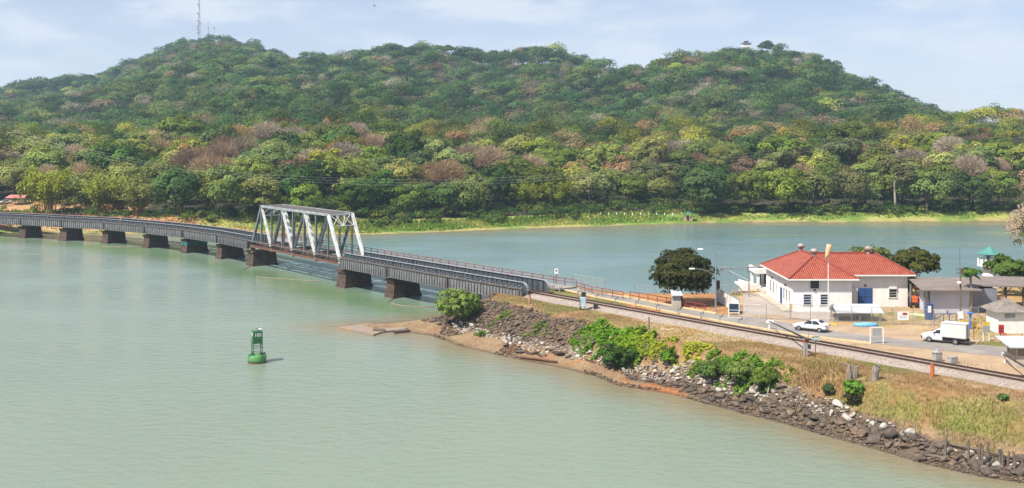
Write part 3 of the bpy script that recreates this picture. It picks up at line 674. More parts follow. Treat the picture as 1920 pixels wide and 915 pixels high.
# the far bank: every tree of the nearer wood a thing of its own
LOOK = {'dark': 'dark round tree', 'mid': 'green bushy tree', 'olive': 'olive tree', 'bright': 'yellow green tree', 'brown': 'rusty brown tree',
        'golden': 'golden tree', 'umbrella': 'flat topped tree', 'tall': 'slender tree', 'bare': 'leafless tree', 'bamboo': 'arching bamboo clump', 'palm': 'palm tree'}
ZONES = [(110, 'beyond the far shed'), (230, 'above the leftmost piers'), (350, 'left of the bridge middle'), (480, 'left of the truss'), (590, "behind truss left half"), (700, "behind truss right half"),
         (850, 'right of the truss'), (1000, 'behind the bridge end'), (1130, 'beyond the road sign'), (1240, 'left of the gazebo'), (1350, 'around the gazebo'), (1480, 'beyond the lamp post'), (1600, 'beyond the tiled roof'), (1740, 'right of the tiled roof'), (9999, 'beyond the watchtower')]
def zone(px): return next(w for x, w in ZONES if px < x)
def rowname(s): return 'at the shore' if s < 52 else 'low on far bank' if s < 78 else 'midway up far bank' if s < 112 else 'high on far bank'
forest_trees = []
def weights(px, s):
    w = dict(dark=1.5, mid=2.6, olive=2.4, bright=1.3, brown=1.3, golden=.3, umbrella=.6, bare=3.0, tall=0.0, palm=.14, bamboo=0.0)
    if s < 62 and px < 700 and px > 90: w = dict(bamboo=5, mid=.8, dark=.5, olive=.5)
    if s < 62 and 700 <= px < 1180: w = dict(mid=2.5, dark=2.2, olive=1.5, bamboo=.6)
    if s < 70 and px >= 1180: w = dict(tall=.9, olive=2.0, mid=2.4, dark=1.5, bare=.5, brown=.4)
    if px > 1450 and s >= 62: w.update(brown=2.4, bright=1.8, bare=2.2, dark=.8)
    if px < 330 and s > 70: w.update(dark=3.0, bright=1.8)
    return w
cands = []
SP = 13.2
for j, s in enumerate(np.arange(41, 218, 11.6)):
    for i, x in enumerate(np.arange(-235, 262, SP)):
        xx = x + (j % 2) * SP / 2 + random.uniform(-3, 3); ss = s + random.uniform(-3.2, 3.2)
        yy = float(np.interp(xx, FSX, FSY)) + ss + {True: -27, False: 0}[xx < -62 or xx > 62] * (1 if s < 60 else .7)
        if abs(xx / yy) > .515 or yy > 545: continue
        px = 960 + FPX * xx / yy
        if s < 50 and 1262 < px < 1312: continue
        if px < 82 and yy < 376: continue
        cands.append((xx, yy, ss, px))
cands.sort(key=lambda c: c[1])
rest = []
for n_, (xx, yy, ss, px) in enumerate(cands):
    w = weights(px, ss); kind = random.choices(list(w), list(w.values()))[0]
    if n_ >= 300: rest.append((xx, yy, kind)); continue
    sc = random.uniform(.85, 1.5) * (1.2 if kind == 'bamboo' else 1.0)
    if ss < 58: sc = min(sc, 1.2)
    o = plant(kind, (xx, yy, zf(xx, yy)), sc, label='%s %s, %s' % (LOOK[kind], rowname(ss), zone(px)), cat='bamboo' if kind == 'bamboo' else 'palm' if kind == 'palm' else 'tree', group='trees of the far bank wood', stretch=random.uniform(.88, 1.12))
    forest_trees.append(o)
tell_apart(forest_trees)

# the woods behind read as one mass: leaf clumps of every tree in ONE object
FK = {'dark': (.046, .092, .028), 'mid': (.086, .142, .038), 'olive': (.135, .165, .048), 'bright': (.190, .215, .040), 'brown': (.18, .125, .075), 'golden': (.20, .175, .045), 'umbrella': (.078, .128, .034), 'bare': (.27, .215, .15), 'tall': (.11, .15, .04), 'palm': (.05, .09, .02), 'bamboo': (.15, .15, .03)}
fv, fc_, nq = [], [], 0
def mass_tree(x, y, z, kind, r, h, nleaf, leaf, tone=(.98, 1.06, 1.05)):
    global nq
    flat = kind in ('umbrella',) or random.random() < .25
    rz = r * (random.uniform(.34, .5) if flat else random.uniform(.62, .95))
    p, nr, c = crown_pts(r, rz, 13 if nleaf < 220 else 19, nleaf, cl=.44, zc=h - rz, base=np.array(FK[kind]) * np.array(tone) * random.uniform(.55, 1.45), low=-.2, cvar=.12, lvar=.15, hv=.03, yellow=.08 if kind != 'bare' else 0)
    s = leaf * rng.uniform(.6, 1.35, nleaf)
    v, f = leaf_quads(p, nr, s, .22 if kind == 'bare' else .62)
    v += np.array([x, y, z]); fv.append(v); fc_.append(np.repeat(c, 4, 0)); nq += nleaf
for xx, yy, kind in rest:
    r = random.uniform(4.8, 8.8); mass_tree(xx, yy, zf(xx, yy), kind, r, r * random.uniform(1.7, 2.3), 900, .40, (1.35, 1.25, .95))
hk = ['dark', 'mid', 'olive', 'bright', 'brown', 'bare', 'golden', 'umbrella']
hw = [4.2, 3.8, 2.0, .6, .5, 1.5, .10, .9]
d = 572.0
while d < 1720:
    sp = 10.2 + (d - 550) * .0040
    for u in np.arange(-.53, .53, sp / d):
        uu = u + random.uniform(-.4, .4) * sp / d; dd = d + random.uniform(-4, 4); px = 960 + FPX * uu
        dc = np.interp(px, SKY[:, 0], SKY[:, 2])
        if dd > dc + 26: continue
        x = uu * dd; z = zf(x, dd); r = random.uniform(5.2, 10.2) * (1 + (d - 570) * .00025) * (1.25 if random.random() < .08 else 1)
        if abs(px - 1399) < 18 and dd > dc - 75 or 362 < px < 412 and dd > dc - 60 and random.random() < .7 or abs(px - 1437) < 22 and dd > dc - 60: continue
        k = random.choices(hk, hw)[0]
        mass_tree(x, dd, z, k, r, r * random.uniform(1.5, 2.1), int(230 * (1000 / dd) ** .9 * (r / 6) ** 1.3) + 40, .00088 * dd)
    d += sp * 1.12
o = link('forest', np_mesh('forest', np.concatenate(fv), np.arange(4 * nq).reshape(-1, 4), M['forest'], np.concatenate(fc_)))
tag(o, 'mixed green and grey brown forest covering the hills', None, None, 'stuff')
fv = fc_ = None

# scrub, reeds and grass on the far bank
def blade_mesh(name, x, y, z, h, w, cols, m, lean=.35):
    n = len(x); a = rng.uniform(0, 6.28, n); ca, sa = np.cos(a), np.sin(a); la = rng.uniform(0, 6.28, n); ll = rng.uniform(0, lean, n) * h
    base = np.stack([x, y, z], 1); side = np.stack([ca, sa, 0 * ca], 1) * (w / 2)[:, None]
    tip = base + np.stack([np.cos(la) * ll, np.sin(la) * ll, h], 1)
    v = np.stack([base - side, base + side, tip + side * .25, tip - side * .25], 1).reshape(-1, 3)
    return np_mesh(name, v, np.arange(4 * n).reshape(-1, 4), m, np.repeat(cols, 4, 0))
n = 26000
x = rng.uniform(-170, 185, n); sh = np.interp(x, FSX, FSY); s = rng.uniform(2, 27, n) ; y = sh + s
keep = (np.abs(x / y) < .51) & ~((x < -96) & (s > 3) & (s < 22) & (vnoise(x, y, 71, 3, .12) < .56)) & (vnoise(x, y, 72, 3, .09) + np.clip((s - 5) / 12, -.5, .4) > .42)
keep &= ~((s > 9) & (s < 17) & (x > 42) & (vnoise(x, y, 75, 2, .06) < .45))
x, y, s = x[keep], y[keep], s[keep]; n = len(x)
mm = vnoise(x, y, 73, 3, .06)
cg = lerp(np.tile((.14, .22, .035), (n, 1)), (.30, .31, .08), np.clip((mm - .42) * 5, 0, 1)[:, None]) * rng.uniform(.7, 1.25, (n, 1))
hh = rng.uniform(.35, 1.1, n) * np.interp(s, [2, 14, 30], [.3, .7, 1.1])
o = link('reeds', blade_mesh('reeds', x, y, z_far(x, y), hh, rng.uniform(.35, .9, n), cg, M['grass'])); tag(o, 'light green reeds and grass along the far shore', None, None, 'stuff')
P_, N_, C_ = [], [], []
for i in range(1700):                             # waist-high scrub at the foot of the wood
    xx = random.uniform(-172, 185); sh = float(np.interp(xx, FSX, FSY)); ss = random.uniform(15, 46) if -62 < xx < 62 else random.uniform(8, 26)
    if i >= 420: ss = random.uniform(36, 130)
    yy = sh + ss
    if abs(xx / yy) > .51 or (xx < -96 and ss < 30 and random.random() < .75): continue
    r = random.uniform(1.2, 3.4) if i < 420 else random.uniform(2, 4.2); g = random.choice([(.06, .11, .022), (.10, .15, .03), (.045, .08, .02), (.15, .165, .04)])
    p, nr, c = crown_pts(r, r * .75, 12, 170 if i < 420 else 130, cl=.45, zc=r * .45, base=g, low=-.2); P_.append(p + np.array([xx, yy, zf(xx, yy)])); N_.append(nr); C_.append(c)
P_, N_, C_ = map(np.concatenate, (P_, N_, C_)); v, f = leaf_quads(P_, N_, rng.uniform(.2, .42, len(P_)))
o = link('undergrowth', np_mesh('undergrowth', v, f, M['forest'], np.repeat(C_, 4, 0))); tag(o, 'green scrub at the foot of the far wood', None, None, 'stuff')
# ------------------------------------------------------------------ the railway bridge
BZ, TOPZ, BOTZ = 5.0, 6.6, 3.9                 # rail level, girder top, girder foot
bridge = thing('railway_bridge', 'long grey steel railway bridge with a white truss span over the green water', 'bridge', (3.8, 168.2, 0))
V2 = lambda p: Vector((p[0], p[1], 0))
BP = [V2(p) for p in BRIDGE]
def frame(a, b):
    u = (b - a).normalized(); n = Vector((-u.y, u.x, 0))
    if n.y < 0: n = -n
    return u, n
def pdir(i): return frame(BP[min(i + 1, len(BP) - 1)], BP[max(i - 1, 0)])
for i in range(1, len(BP) - 1):                  # piers: battered masonry, long side across the bridge
    u, n = pdir(i); c = BP[i]; mb = MB(); wide = 3.3 if i in (3, 4) else 2.7
    z1 = 3.35
    for k, (t, za, zb) in enumerate(((1.10, -4, .4), (1.0, .4, z1 - .45))):
        ring = lambda z, s: [c + u * (sx * wide / 2 * s) + n * (sy * (2.9 * s)) + Vector((0, 0, z)) for sx, sy in ((-1, -1), (1, -1), (1, 1), (-1, 1))]
        mb.loft([ring(za, t + .03), ring(zb, t - (.07 if k else 0))])
    ring = lambda z: [c + u * (sx * (wide / 2 + .08)) + n * (sy * 3.0) + Vector((0, 0, z)) for sx, sy in ((-1, -1), (1, -1), (1, 1), (-1, 1))]
    mb.loft([ring(z1 - .45), ring(z1)])
    pr = mb.build('pier', M['pier'], bridge, world=True)
    for off in (-2.2, 2.2): mb = MB(); mb.box(c + n * off + Vector((0, 0, (z1 + BOTZ) / 2)), (1.0, .7, BOTZ - z1), math.atan2(u.y, u.x)); mb.build('bearing', M['rust'], pr, world=True)
    if i == 6:                                     # the pier whose top is painted turquoise
        pr['label'] = 'masonry pier with turquoise paint on its upper half'
        mb = MB(); r2 = lambda z, e: [c + u * (sx * (wide / 2 * .96 + e)) + n * (sy * (2.9 * .96 + e)) + Vector((0, 0, z)) for sx, sy in ((-1, -1), (1, -1), (1, 1), (-1, 1))]
        mb.loft([r2(1.9, .10), r2(3.36, .12)], False)
        mb.build('painted_band', mat('turquoise_paint', (.014, .15, .125), (.03, .06, .05), 1.2, .8, lo=.4, hi=.6), pr, world=True)
def girder(a, b, off, z0, z1, n, bays, m, side, name, span, round_end=False, fl=M['flange']):
    """one plate girder from a to b: web, flanges, stiffeners; the end at a is rounded when it meets the land"""
    u, _ = frame(b, a); L = (b - a).length; w = MB()
    A, B = a + n * off, b + n * off
    if round_end:
        r = 1.25; pts = [(0.0, z0), (0.0, z1 - r * .95)] + [(r - r * math.cos(t), z1 - r * .95 + r * .95 * math.sin(t)) for t in (.4, .8, 1.2, 1.57)] + [(L, z1), (L, z0)]
    else: pts = [(0.06, z0), (0.06, z1), (L - .06, z1), (L - .06, z0)]
    P = [A - u * t + Vector((0, 0, z)) for t, z in pts]
    w.slab([p - n * .02 for p in P], .04, n)
    g = w.build(name, m, span, world=True)
    f = MB()
    for k in range(len(P) - 2 if round_end else 1):
        s_, e_ = (P[k + 1], P[k + 2]) if round_end else (P[1], P[2])
        if k < len(P) - 2: f.beam(s_ + Vector((0, 0, .03)), e_ + Vector((0, 0, .03)), .42, .06)
    f.beam(P[0] + Vector((0, 0, .03)), P[-1] + Vector((0, 0, .03)), .42, .06)
    f.build('flange', fl, g, world=True)
    s2 = MB()
    for k in range(bays + 1):
        t = max(.25, min(L - .25, L * k / bays)); top = z1
        if round_end and t < 1.25: continue
        p = A - u * t
        for sd in side:
            s2.slab([p + n * (sd * .03) + Vector((0, 0, z0 + .06)), p + n * (sd * .24) + Vector((0, 0, z0 + .06)), p + n * (sd * .14) + Vector((0, 0, top - .01)), p + n * (sd * .03) + Vector((0, 0, top - .01))], .05, u)
    s2.build('stiffener', M['girder'] if m is not M['girder_light'] else M['steel_grey'], g, world=True)
    return g
def track_part(a, b, off, z, span, n):
    mb = MB()
    for s in (-.75, .75): mb.beam(a + n * (off + s) + Vector((0, 0, z)), b + n * (off + s) + Vector((0, 0, z)), .09, .16)
    mb.build('rail', M['rail_steel'], span, world=True)
    mb = MB(); u, _ = frame(b, a); L = (b - a).length; k = int(L / .62)
    for i in range(k): c = a - u * (.3 + .62 * i) + n * off + Vector((0, 0, z - .18)); mb.beam(c - n * 1.6, c + n * 1.6, .24, .2)
    mb.build('timber', M['wood'], span, world=True)
for i in range(len(BP) - 1):
    a, b = BP[i], BP[i + 1]; u, n = frame(b, a); L = (b - a).length
    if i == 3: continue                            # the truss span
    sp = thing('girder_span', None, None, (0, 0, 0)); sp.parent = bridge
    if i == 0: a = a + u * .6
    bays = max(8, round(L / 1.25))
    g = girder(a, b, 2.2, BOTZ + .1, TOPZ, n, bays, M['girder'], (-1, 1), 'far_girder', sp, i == 0)
    g = girder(a, b, -2.2, BOTZ + .1, TOPZ, n, bays, M['girder'], (-1, 1), 'near_girder', sp, i == 0)
    girder(a, b, -3.35, BOTZ - .1, 5.72, n, round(bays * 1.6), M['girder_light'], (-1,), 'outer_girder', sp, False, M['rust_dark'])
    mb = MB(); k = bays
    for j in range(k):
        c = a - u * ((j + .5) * (a - b).length / k)
        mb.beam(c - n * 3.3 + Vector((0, 0, 5.86)), c - n * 2.3 + Vector((0, 0, 6.02)), .09, .10)
        mb.beam(c - n * 3.25 + Vector((0, 0, 5.83)), c - n * 2.28 - u * .7 + Vector((0, 0, 5.9)), .06, .07)
    mb.build('bracket', M['flange'], sp, world=True)
    mb = MB(); mb.beam(a - n * 3.42 + Vector((0, 0, 5.86)), b - n * 3.42 + Vector((0, 0, 5.86)), .17, .13); mb.build('walkway_beam', M['rust_dark'], sp, world=True)
    track_part(a, b, 0, BZ, sp, n)
    mb = MB()
    for j in range(6): c = a - u * ((j + .5) * (a - b).length / 6); mb.beam(c - n * 3.3 + Vector((0, 0, 4.25)), c + n * 8.4 + Vector((0, 0, 4.25)), .25, .5)
    mb.build('cross_beam', M['girder'], sp, world=True)
    if i > 0:
        mb = MB(); c = a + Vector((0, 0, (BOTZ + 5.7) / 2)) - n * 3.40
        mb.beam(c + Vector((0, 0, -.95)), c + Vector((0, 0, .75)), .75, .16, up=(u.x, u.y, 0)); mb.build('joint_plate', M['rust_dark'], sp, world=True)
# truss span: Warren with verticals, four panels below and three above, on both sides
A, B = BP[3], BP[4]; u, n = frame(B, A); L = (B - A).length - 1.0; A0 = A - u * .5
tr = thing('truss_span', None, None, (0, 0, 0)); tr.parent = bridge
ZB, ZT = 4.5, 13.75; PL = L / 4
def laced(mb, p, q, w=.42, seg=12):
    """an open laced member: two side channels and zigzag bars between"""
    d = (q - p).normalized(); r = d.cross(n).normalized(); ln = (q - p).length
    for s in (-1, 1): mb.beam(p + r * (s * w / 2), q + r * (s * w / 2), .36, .09, up=r)
    for k in range(seg):
        x, y = p + d * (ln * k / seg), p + d * (ln * (k + 1) / seg); s = 1 if k % 2 else -1
        for o_ in (-.17, .17): mb.beam(x + r * (s * w / 2) + n * o_, y - r * (s * w / 2) + n * o_, .03, .07, up=r)
for sd, off in ((-1, -2.7), (1, 2.7)):
    Bn = [A0 - u * (PL * k) + n * off + Vector((0, 0, ZB)) for k in range(5)]
    Tn = [A0 - u * (PL * (k + .5)) + n * off + Vector((0, 0, ZT)) for k in range(4)]
    fr = thing('truss_side', None, None, (0, 0, 0)); fr.parent = tr
    def sub(name, fn, m): mb = MB(); fn(mb); return mb.build(name, m, fr, world=True)
    sub('top_chord', lambda mb: mb.beam(Tn[0] + u * .25, Tn[3] - u * .25, .5, .5), M['flange'])
    sub('bottom_chord', lambda mb: (mb.beam(Bn[0] - n * .18, Bn[4] - n * .18, .12, .5), mb.beam(Bn[0] + n * .18, Bn[4] + n * .18, .12, .5)), M['rust'])
    sub('end_post', lambda mb: mb.beam(Bn[0], Tn[0] + Vector((0, 0, .1)), .5, .52, up=u), M['steel_white'])
    sub('end_post', lambda mb: mb.beam(Bn[4], Tn[3] + Vector((0, 0, .1)), .5, .52, up=u), M['steel_grey'])
    for k in range(3):
        sub('diagonal', lambda mb: laced(mb, Tn[k], Bn[k + 1], .46), M['steel_grey'])
        sub('diagonal', lambda mb: (laced(mb, Tn[k + 1] , Bn[k + 1], .46), mb.beam(Tn[k + 1] + u * .27, Bn[k + 1] + u * .27, .42, .05, up=u)), M['steel_white'])
    for k in range(4):
        m_ = M['steel_grey'] if sd < 0 else M['flange']
        sub('vertical', lambda mb: mb.beam(Tn[k] - Vector((0, 0, .25)), Tn[k] * 1 - Vector((0, 0, ZT - ZB - .25)), .34, .30, up=u), m_)
        if k < 3: sub('vertical', lambda mb: mb.beam(Bn[k + 1] + Vector((0, 0, .25)), Bn[k + 1] + Vector((0, 0, ZT - ZB - .25)), .34, .30, up=u), m_)
    if sd > 0:                                   # ochre paint on the inner faces of the far posts
        for k in range(4):
            for base in [Tn[k]] + ([Bn[k + 1] + Vector((0, 0, ZT - ZB))] if k < 3 else []):
                sub('ochre_cover', lambda mb: mb.beam(base - n * .20 - Vector((0, 0, 1.3)), base - n * .20 - Vector((0, 0, 6.2)), .46, .06, up=n), M['ochre'])
    for k in range(1, 5):
        sub('gusset', lambda mb: mb.beam(Bn[k] + Vector((0, 0, -.3)), Bn[k] + Vector((0, 0, .75)), .9, .5, up=n), M['rust_dark'])
mb = MB()
Tz = Vector((0, 0, ZT))
for k in range(13):
    c = A0 - u * (PL * (.5 + 3 * k / 12)) + Tz; mb.beam(c - n * 2.5 + Vector((0, 0, .12)), c + n * 2.5 + Vector((0, 0, .12)), .16, .14)
    if k < 12:
        d_ = A0 - u * (PL * (.5 + 3 * (k + 1) / 12)) + Tz; mb.beam(c - n * 2.4 + Vector((0, 0, .1)), d_ + n * 2.4 + Vector((0, 0, .1)), .09, .09); mb.beam(c + n * 2.4 + Vector((0, 0, .1)), d_ - n * 2.4 + Vector((0, 0, .1)), .09, .09)
mb.build('top_bracing', M['steel_grey'], tr, world=True)
mb = MB()
for off in (-1.6, -.55, .55, 1.6): mb.beam(A0 - u * (PL * .5) + n * off + Tz + Vector((0, 0, .30)), A0 - u * (PL * 3.5) + n * off + Tz + Vector((0, 0, .30)), .55, .04)
mb.build('top_walkway', M['rust_dark'], tr, world=True)
for k, nm in ((.5, 'portal_brace'), (3.5, 'portal_brace')):
    mb = MB(); c = A0 - u * (PL * k); sg = 1 if k < 1 else -1; ez = .42
    lo = c + u * (sg * PL * .5 * .24) + Vector((0, 0, ZT - (ZT - ZB) * .24)); hi = c + Tz
    mb.beam(lo - n * 2.4, lo + n * 2.4, .2, .14); mb.beam(hi - n * 2.4, hi + n * 2.4, .3, .34)
    mid = lo; m2 = hi
    for q in (-1, 1):
        mb.beam(hi + n * (2.3 * q), mid + n * (.15 * q), .07, .12); mb.beam(hi + n * (.2 * q), mid + n * (2.3 * q), .07, .12); mb.beam(mid, hi + n * (1.1 * q), .07, .1)
    mb.build(nm, M['steel_white'], tr, world=True)
track_part(A, B, 0, BZ, tr, n)
mb = MB()
for k in range(5): c = A0 - u * (PL * k) + Vector((0, 0, 4.35)); mb.beam(c - n * 2.9, c + n * 8.4, .35, .7)
for off in (-.75, .75): mb.beam(A + n * off + Vector((0, 0, 4.45)), B + n * off + Vector((0, 0, 4.45)), .25, .5)
mb.build('floor_beam', M['rust'], tr, world=True)
mb = MB(); mb.beam(A - n * 3.42 + Vector((0, 0, 5.78)), B - n * 3.42 + Vector((0, 0, 5.78)), .22, .2)
for k in range(12): c = A - u * ((k + .5) * L / 12); mb.beam(c - n * 3.4 + Vector((0, 0, 5.7)), c - n * 2.8 + Vector((0, 0, 4.5)), .07, .09)
mb.build('walkway_beam', M['rust_dark'], tr, world=True)
# cantilevered road lane with its red railing on the far side
lane = MB(); rails = MB(); rpost = []
ext = [BP[0] + (BP[0] - BP[1]).normalized() * .3] + BP[1:]
tot = 0
for i in range(len(ext) - 1):
    a, b = ext[i], ext[i + 1]; u, n = frame(b, a); L = (b - a).length
    lane.slab([a + n * 4.9 + Vector((0, 0, 5.06)), a + n * 8.4 + Vector((0, 0, 5.06)), b + n * 8.4 + Vector((0, 0, 5.06)), b + n * 4.9 + Vector((0, 0, 5.06))], .28)
    k = max(1, round(L / 2.6))
    for j in range(k): c = a - u * (L * j / k) + n * 8.45; rpost.append(c)
    for z in (6.14, 5.64): rails.beam(a + n * 8.45 + Vector((0, 0, z)), b + n * 8.45 + Vector((0, 0, z)), .07, .10)
ln = lane.build('road_lane', M['asphalt'], bridge, world=True)
rl = rails.build('railing', M['red_paint'], bridge, world=True); mb = MB(); mb.beam((0, 0, 4.9), (0, 0, 6.17), .13, .13); p0_ = mb.build('railing_post', mat('dark_red_paint', (.20, .04, .04), (.12, .03, .03), 2, .7), rl)
for k, c in enumerate(rpost):
    q = p0_ if k == 0 else p0_.copy()
    if k: COL.objects.link(q)
    q.location = c - bridge.location
ab = MB(); u, n = frame(BP[1], BP[0]); c = BP[0] + u * -.6
u, n = frame(BP[1], BP[0]); u = -u
ab.box(BP[0] + u * 1.2 + Vector((0, 0, 1.7)), (2.2, 8.2, 4.0), math.atan2(u.y, u.x)); ab.build('abutment', M['concrete'], bridge, world=True)
mb = MB()
for off in (-3.4, -2.75): mb.tube([BP[0] + n * off + u * .6 + Vector((0, 0, 2.6)), BP[0] + n * off + u * .2 + Vector((0, 0, 5.4))], .26, 8)
mb.build('timber_prop', M['wood'], bridge, world=True)

# ------------------------------------------------------------------ the track on land
TA, TD = Vector((3.8, 168.2, 0)), Vector((48.4, -59.5, 0)).normalized(); TNn = Vector((-TD.y, TD.x, 0))
TE = TA + TD * 100
bl = MB(); k = 50
def brow(t):
    c = TA + TD * t; w = .15 * math.sin(t * 1.7) + .1 * math.sin(t * 4.1)
    z = lambda off, zz: c + TNn * off + Vector((0, 0, zz))
    return [z(-4.1 - w, ZG - .04), z(-2.9 - w * .5, ZG + .03), z(-1.7, ZG + .26), z(1.6, ZG + .26), z(2.5 + w, ZG - .03)]
rows = [brow(100 * i / k - .3) for i in range(k + 1)]; vs = [p for r in rows for p in r]; fs = []
for i in range(k):
    for j in range(4): fs.append((i * 5 + j, i * 5 + j + 1, (i + 1) * 5 + j + 1, (i + 1) * 5 + j))
bl.add(vs, fs); o = bl.build('gravel', M['ballast']); tag(o, None, None, None, 'stuff'); o['label'] = 'pale stone ballast under the railway track'
track = thing('railway_track', 'single railway track with rusty rails on pale ballast', 'railway track', TA + Vector((0, 0, ZG)))
for s in (-.75, .75):
    mb = MB(); mb.beam(TA + TNn * s + Vector((0, 0, 5.05)), TE + TNn * s + Vector((0, 0, 5.05)), .10, .05); mb.beam(TA + TNn * s + Vector((0, 0, 4.955)), TE + TNn * s + Vector((0, 0, 4.955)), .05, .14); mb.beam(TA + TNn * s + Vector((0, 0, 4.87)), TE + TNn * s + Vector((0, 0, 4.87)), .16, .03)
    mb.build('rail', M['rail_steel'], track, world=True)
mb = MB(); mb.beam((-1.28, 0, 0), (1.28, 0, 0), .26, .18); s0 = mb.build('sleeper', M['sleeper'], track); ang = math.atan2(TNn.y, TNn.x)
first = True
for i in range(98):
    s_ = s0 if first else s0.copy()
    if not first: COL.objects.link(s_)
    first = False; s_.location = TD * (.5 + i * .82) + Vector((0, 0, .18 + random.uniform(-.01, .01))); s_.rotation_euler = (0, 0, ang + random.uniform(-.02, .02))
# ------------------------------------------------------------------ buildings
def hip_roof(mb, x0, x1, y0, y1, z0, z1, ridge):
    """hip roof over a rectangle, ridge along 'x' or 'y'"""
    h = (y1 - y0) / 2 if ridge == 'x' else (x1 - x0) / 2
    e = [(x0, y0, z0), (x1, y0, z0), (x1, y1, z0), (x0, y1, z0)]
    if ridge == 'x': r = [(x0 + h, (y0 + y1) / 2, z1), (x1 - h, (y0 + y1) / 2, z1)]; fs = [(0, 1, 5, 4), (1, 2, 5), (2, 3, 4, 5), (3, 0, 4)]
    else: r = [((x0 + x1) / 2, y0 + h, z1), ((x0 + x1) / 2, y1 - h, z1)]; fs = [(0, 1, 4), (1, 2, 5, 4), (2, 3, 5), (3, 0, 4, 5)]
    mb.add(e + r, fs + [(3, 2, 1, 0)]); return r
def window(parent, c, w, h, face, slats=3, m='louver', fm='white_paint'):
    """a louvred window on a wall: face 'f' looks at the camera (-y), 'l' to the left (-x), 'r' to the right"""
    d = .09; c = Vector(c)
    sx = lambda a, t, z: {'f': Vector((a, -t, z)), 'l': Vector((-t, a, z)), 'r': Vector((t, a, z))}[face]
    bx = lambda a, t, z: (a, t, z) if face == 'f' else (t, a, z)
    mb = MB(); mb.box(c + sx(0, .02, 0), bx(w, .06, h)); wn = mb.build('window', M[m], parent, world=True)
    mb = MB()
    for a_, z_, dw, dh in ((0, h / 2, w + .16, .08), (0, -h / 2 - .02, w + .26, .10), (-w / 2 - .03, 0, .07, h), (w / 2 + .03, 0, .07, h)): mb.box(c + sx(a_, .045, z_), bx(dw, .13, dh))
    for i in range(1, slats + 1): mb.box(c + sx(0, .06, -h / 2 + h * i / (slats + 1)), bx(w - .05, .05, .045))
    mb.build('frame', M[fm], wn, world=True); return wn
house = thing('station_house', 'white one storey house with red tiled hip roof and blue doors', 'house', (46, 156, ZG))
EV, RG = 9.3, 12.15
X0, X1, Y0, Y1 = 39.85, 48.3, 151.6, 167.2; XB, YB0, YB1 = 57.95, 156.2, 163.6
mb = MB(); mb.box(((X0 + X1) / 2, (Y0 + Y1) / 2, (ZG - .3 + EV) / 2), (X1 - X0, Y1 - Y0, EV - ZG + .3)); mb.box(((X1 + XB) / 2 , (YB0 + YB1) / 2, (ZG - .3 + EV) / 2), (XB - X1 - .01, YB1 - YB0, EV - ZG + .3))
wall = mb.build('wall', M['white_wall'], house, world=True)
mb = MB(); mb.box(((X0 + X1) / 2, Y0 - .03, 7.55), (X1 - X0 + .06, .05, .10)); mb.box(((X1 + XB) / 2, YB0 - .03, 7.55), (XB - X1 - .08, .05, .10)); mb.box(((X0 + X1) / 2, Y0 - .06, ZG + .12), (X1 - X0 + .1, .1, .3)); mb.build('string_course', M['white_paint'], house, world=True)
mb = MB(); r1 = hip_roof(mb, X0 - .75, X1 + .85, Y0 - .75, Y1 + .7, EV + .06, RG, 'y'); roof = mb.build('roof', M['tile'], house, world=True)
mb = MB(); r2 = hip_roof(mb, 39.55, XB + .95, YB0 - .8, YB1 + .9, EV + .065, RG - .1, 'x'); roof2 = mb.build('roof', M['tile'], house, world=True)
mb = MB()
for x0, x1, y0, y1 in ((X0 - .75, X1 + .85, Y0 - .75, Y1 + .7),):
    for a_, b_ in (((x0, y0), (x1, y0)), ((x0, y0), (x0, y1)), ((x1, y0), (x1, YB0 - .8))): mb.beam((*a_, EV - .02), (*b_, EV - .02), .10, .19)
mb.beam((X1 + .9, YB0 - .8, EV - .02), (XB + .95, YB0 - .8, EV - .02), .10, .19); mb.beam((XB + .95, YB0 - .8, EV - .02), (XB + .95, YB1 + .9, EV - .02), .10, .19)
mb.build('fascia', M['white_paint'], house, world=True)
mb = MB()
cor = [(X0 - .75, Y0 - .75), (X1 + .85, Y0 - .75), (X1 + .85, Y1 + .7), (X0 - .75, Y1 + .7)]
for i, c in enumerate(cor): q = r1[0] if i < 2 else r1[1]; mb.tube([Vector((*c, EV + .10)), Vector(q) + Vector((0, 0, .05))], .14, 6)
mb.tube([Vector(r1[0]) + Vector((0, 0, .05)), Vector(r1[1]) + Vector((0, 0, .05))], .15, 6)
mb.build('ridge_tile', M['ridge'], roof, world=True); mb = MB()
for c in ((XB + .95, YB0 - .8), (XB + .95, YB1 + .9)): mb.tube([Vector((*c, EV + .10)), Vector(r2[1]) + Vector((0, 0, .05))], .14, 6)
mb.tube([Vector(r2[0]) + Vector((0, 0, .05)), Vector(r2[1]) + Vector((0, 0, .05))], .15, 6); mb.build('ridge_tile', M['ridge'], roof2, world=True)
for c in (r1[1], r1[0], (r2[1][0] - .9, r2[1][1], r2[1][2])):
    mb = MB(); mb.lathe((c[0], c[1], c[2] - .35), [(.42, 0), (.30, .35), (.30, .75), (.52, .8), (.58, 1.0), (.52, 1.2), (.30, 1.36), (.0, 1.4)], 14); mb.build('roof_vent', M['vent'], roof, smooth=True, world=True)
window(house, (43.0, Y0, 8.55), 1.25, 1.25, 'f', 0, 'dark')
mb = MB(); mb.box((43.0, Y0 - .08, 7.75), (.22, .2, .3)); mb.build('wall_lamp', M['black'], house, world=True)
window(house, (41.95, Y0, 6.4), 1.05, 1.5, 'f', 3); window(house, (44.35, Y0, 6.4), 1.05, 1.5, 'f', 3)
window(house, (48.9, YB0, 6.95), .62, 1.5, 'f', 3, 'dark')
w_ = window(house, (55.75, YB0, 6.75), 1.12, 1.55, 'f', 3, 'dark'); mb = MB(); mb.box((55.75, YB0 - .15, 7.42), (1.05, .25, .35)); mb.build('air_conditioner', M['white_paint'], w_, world=True)
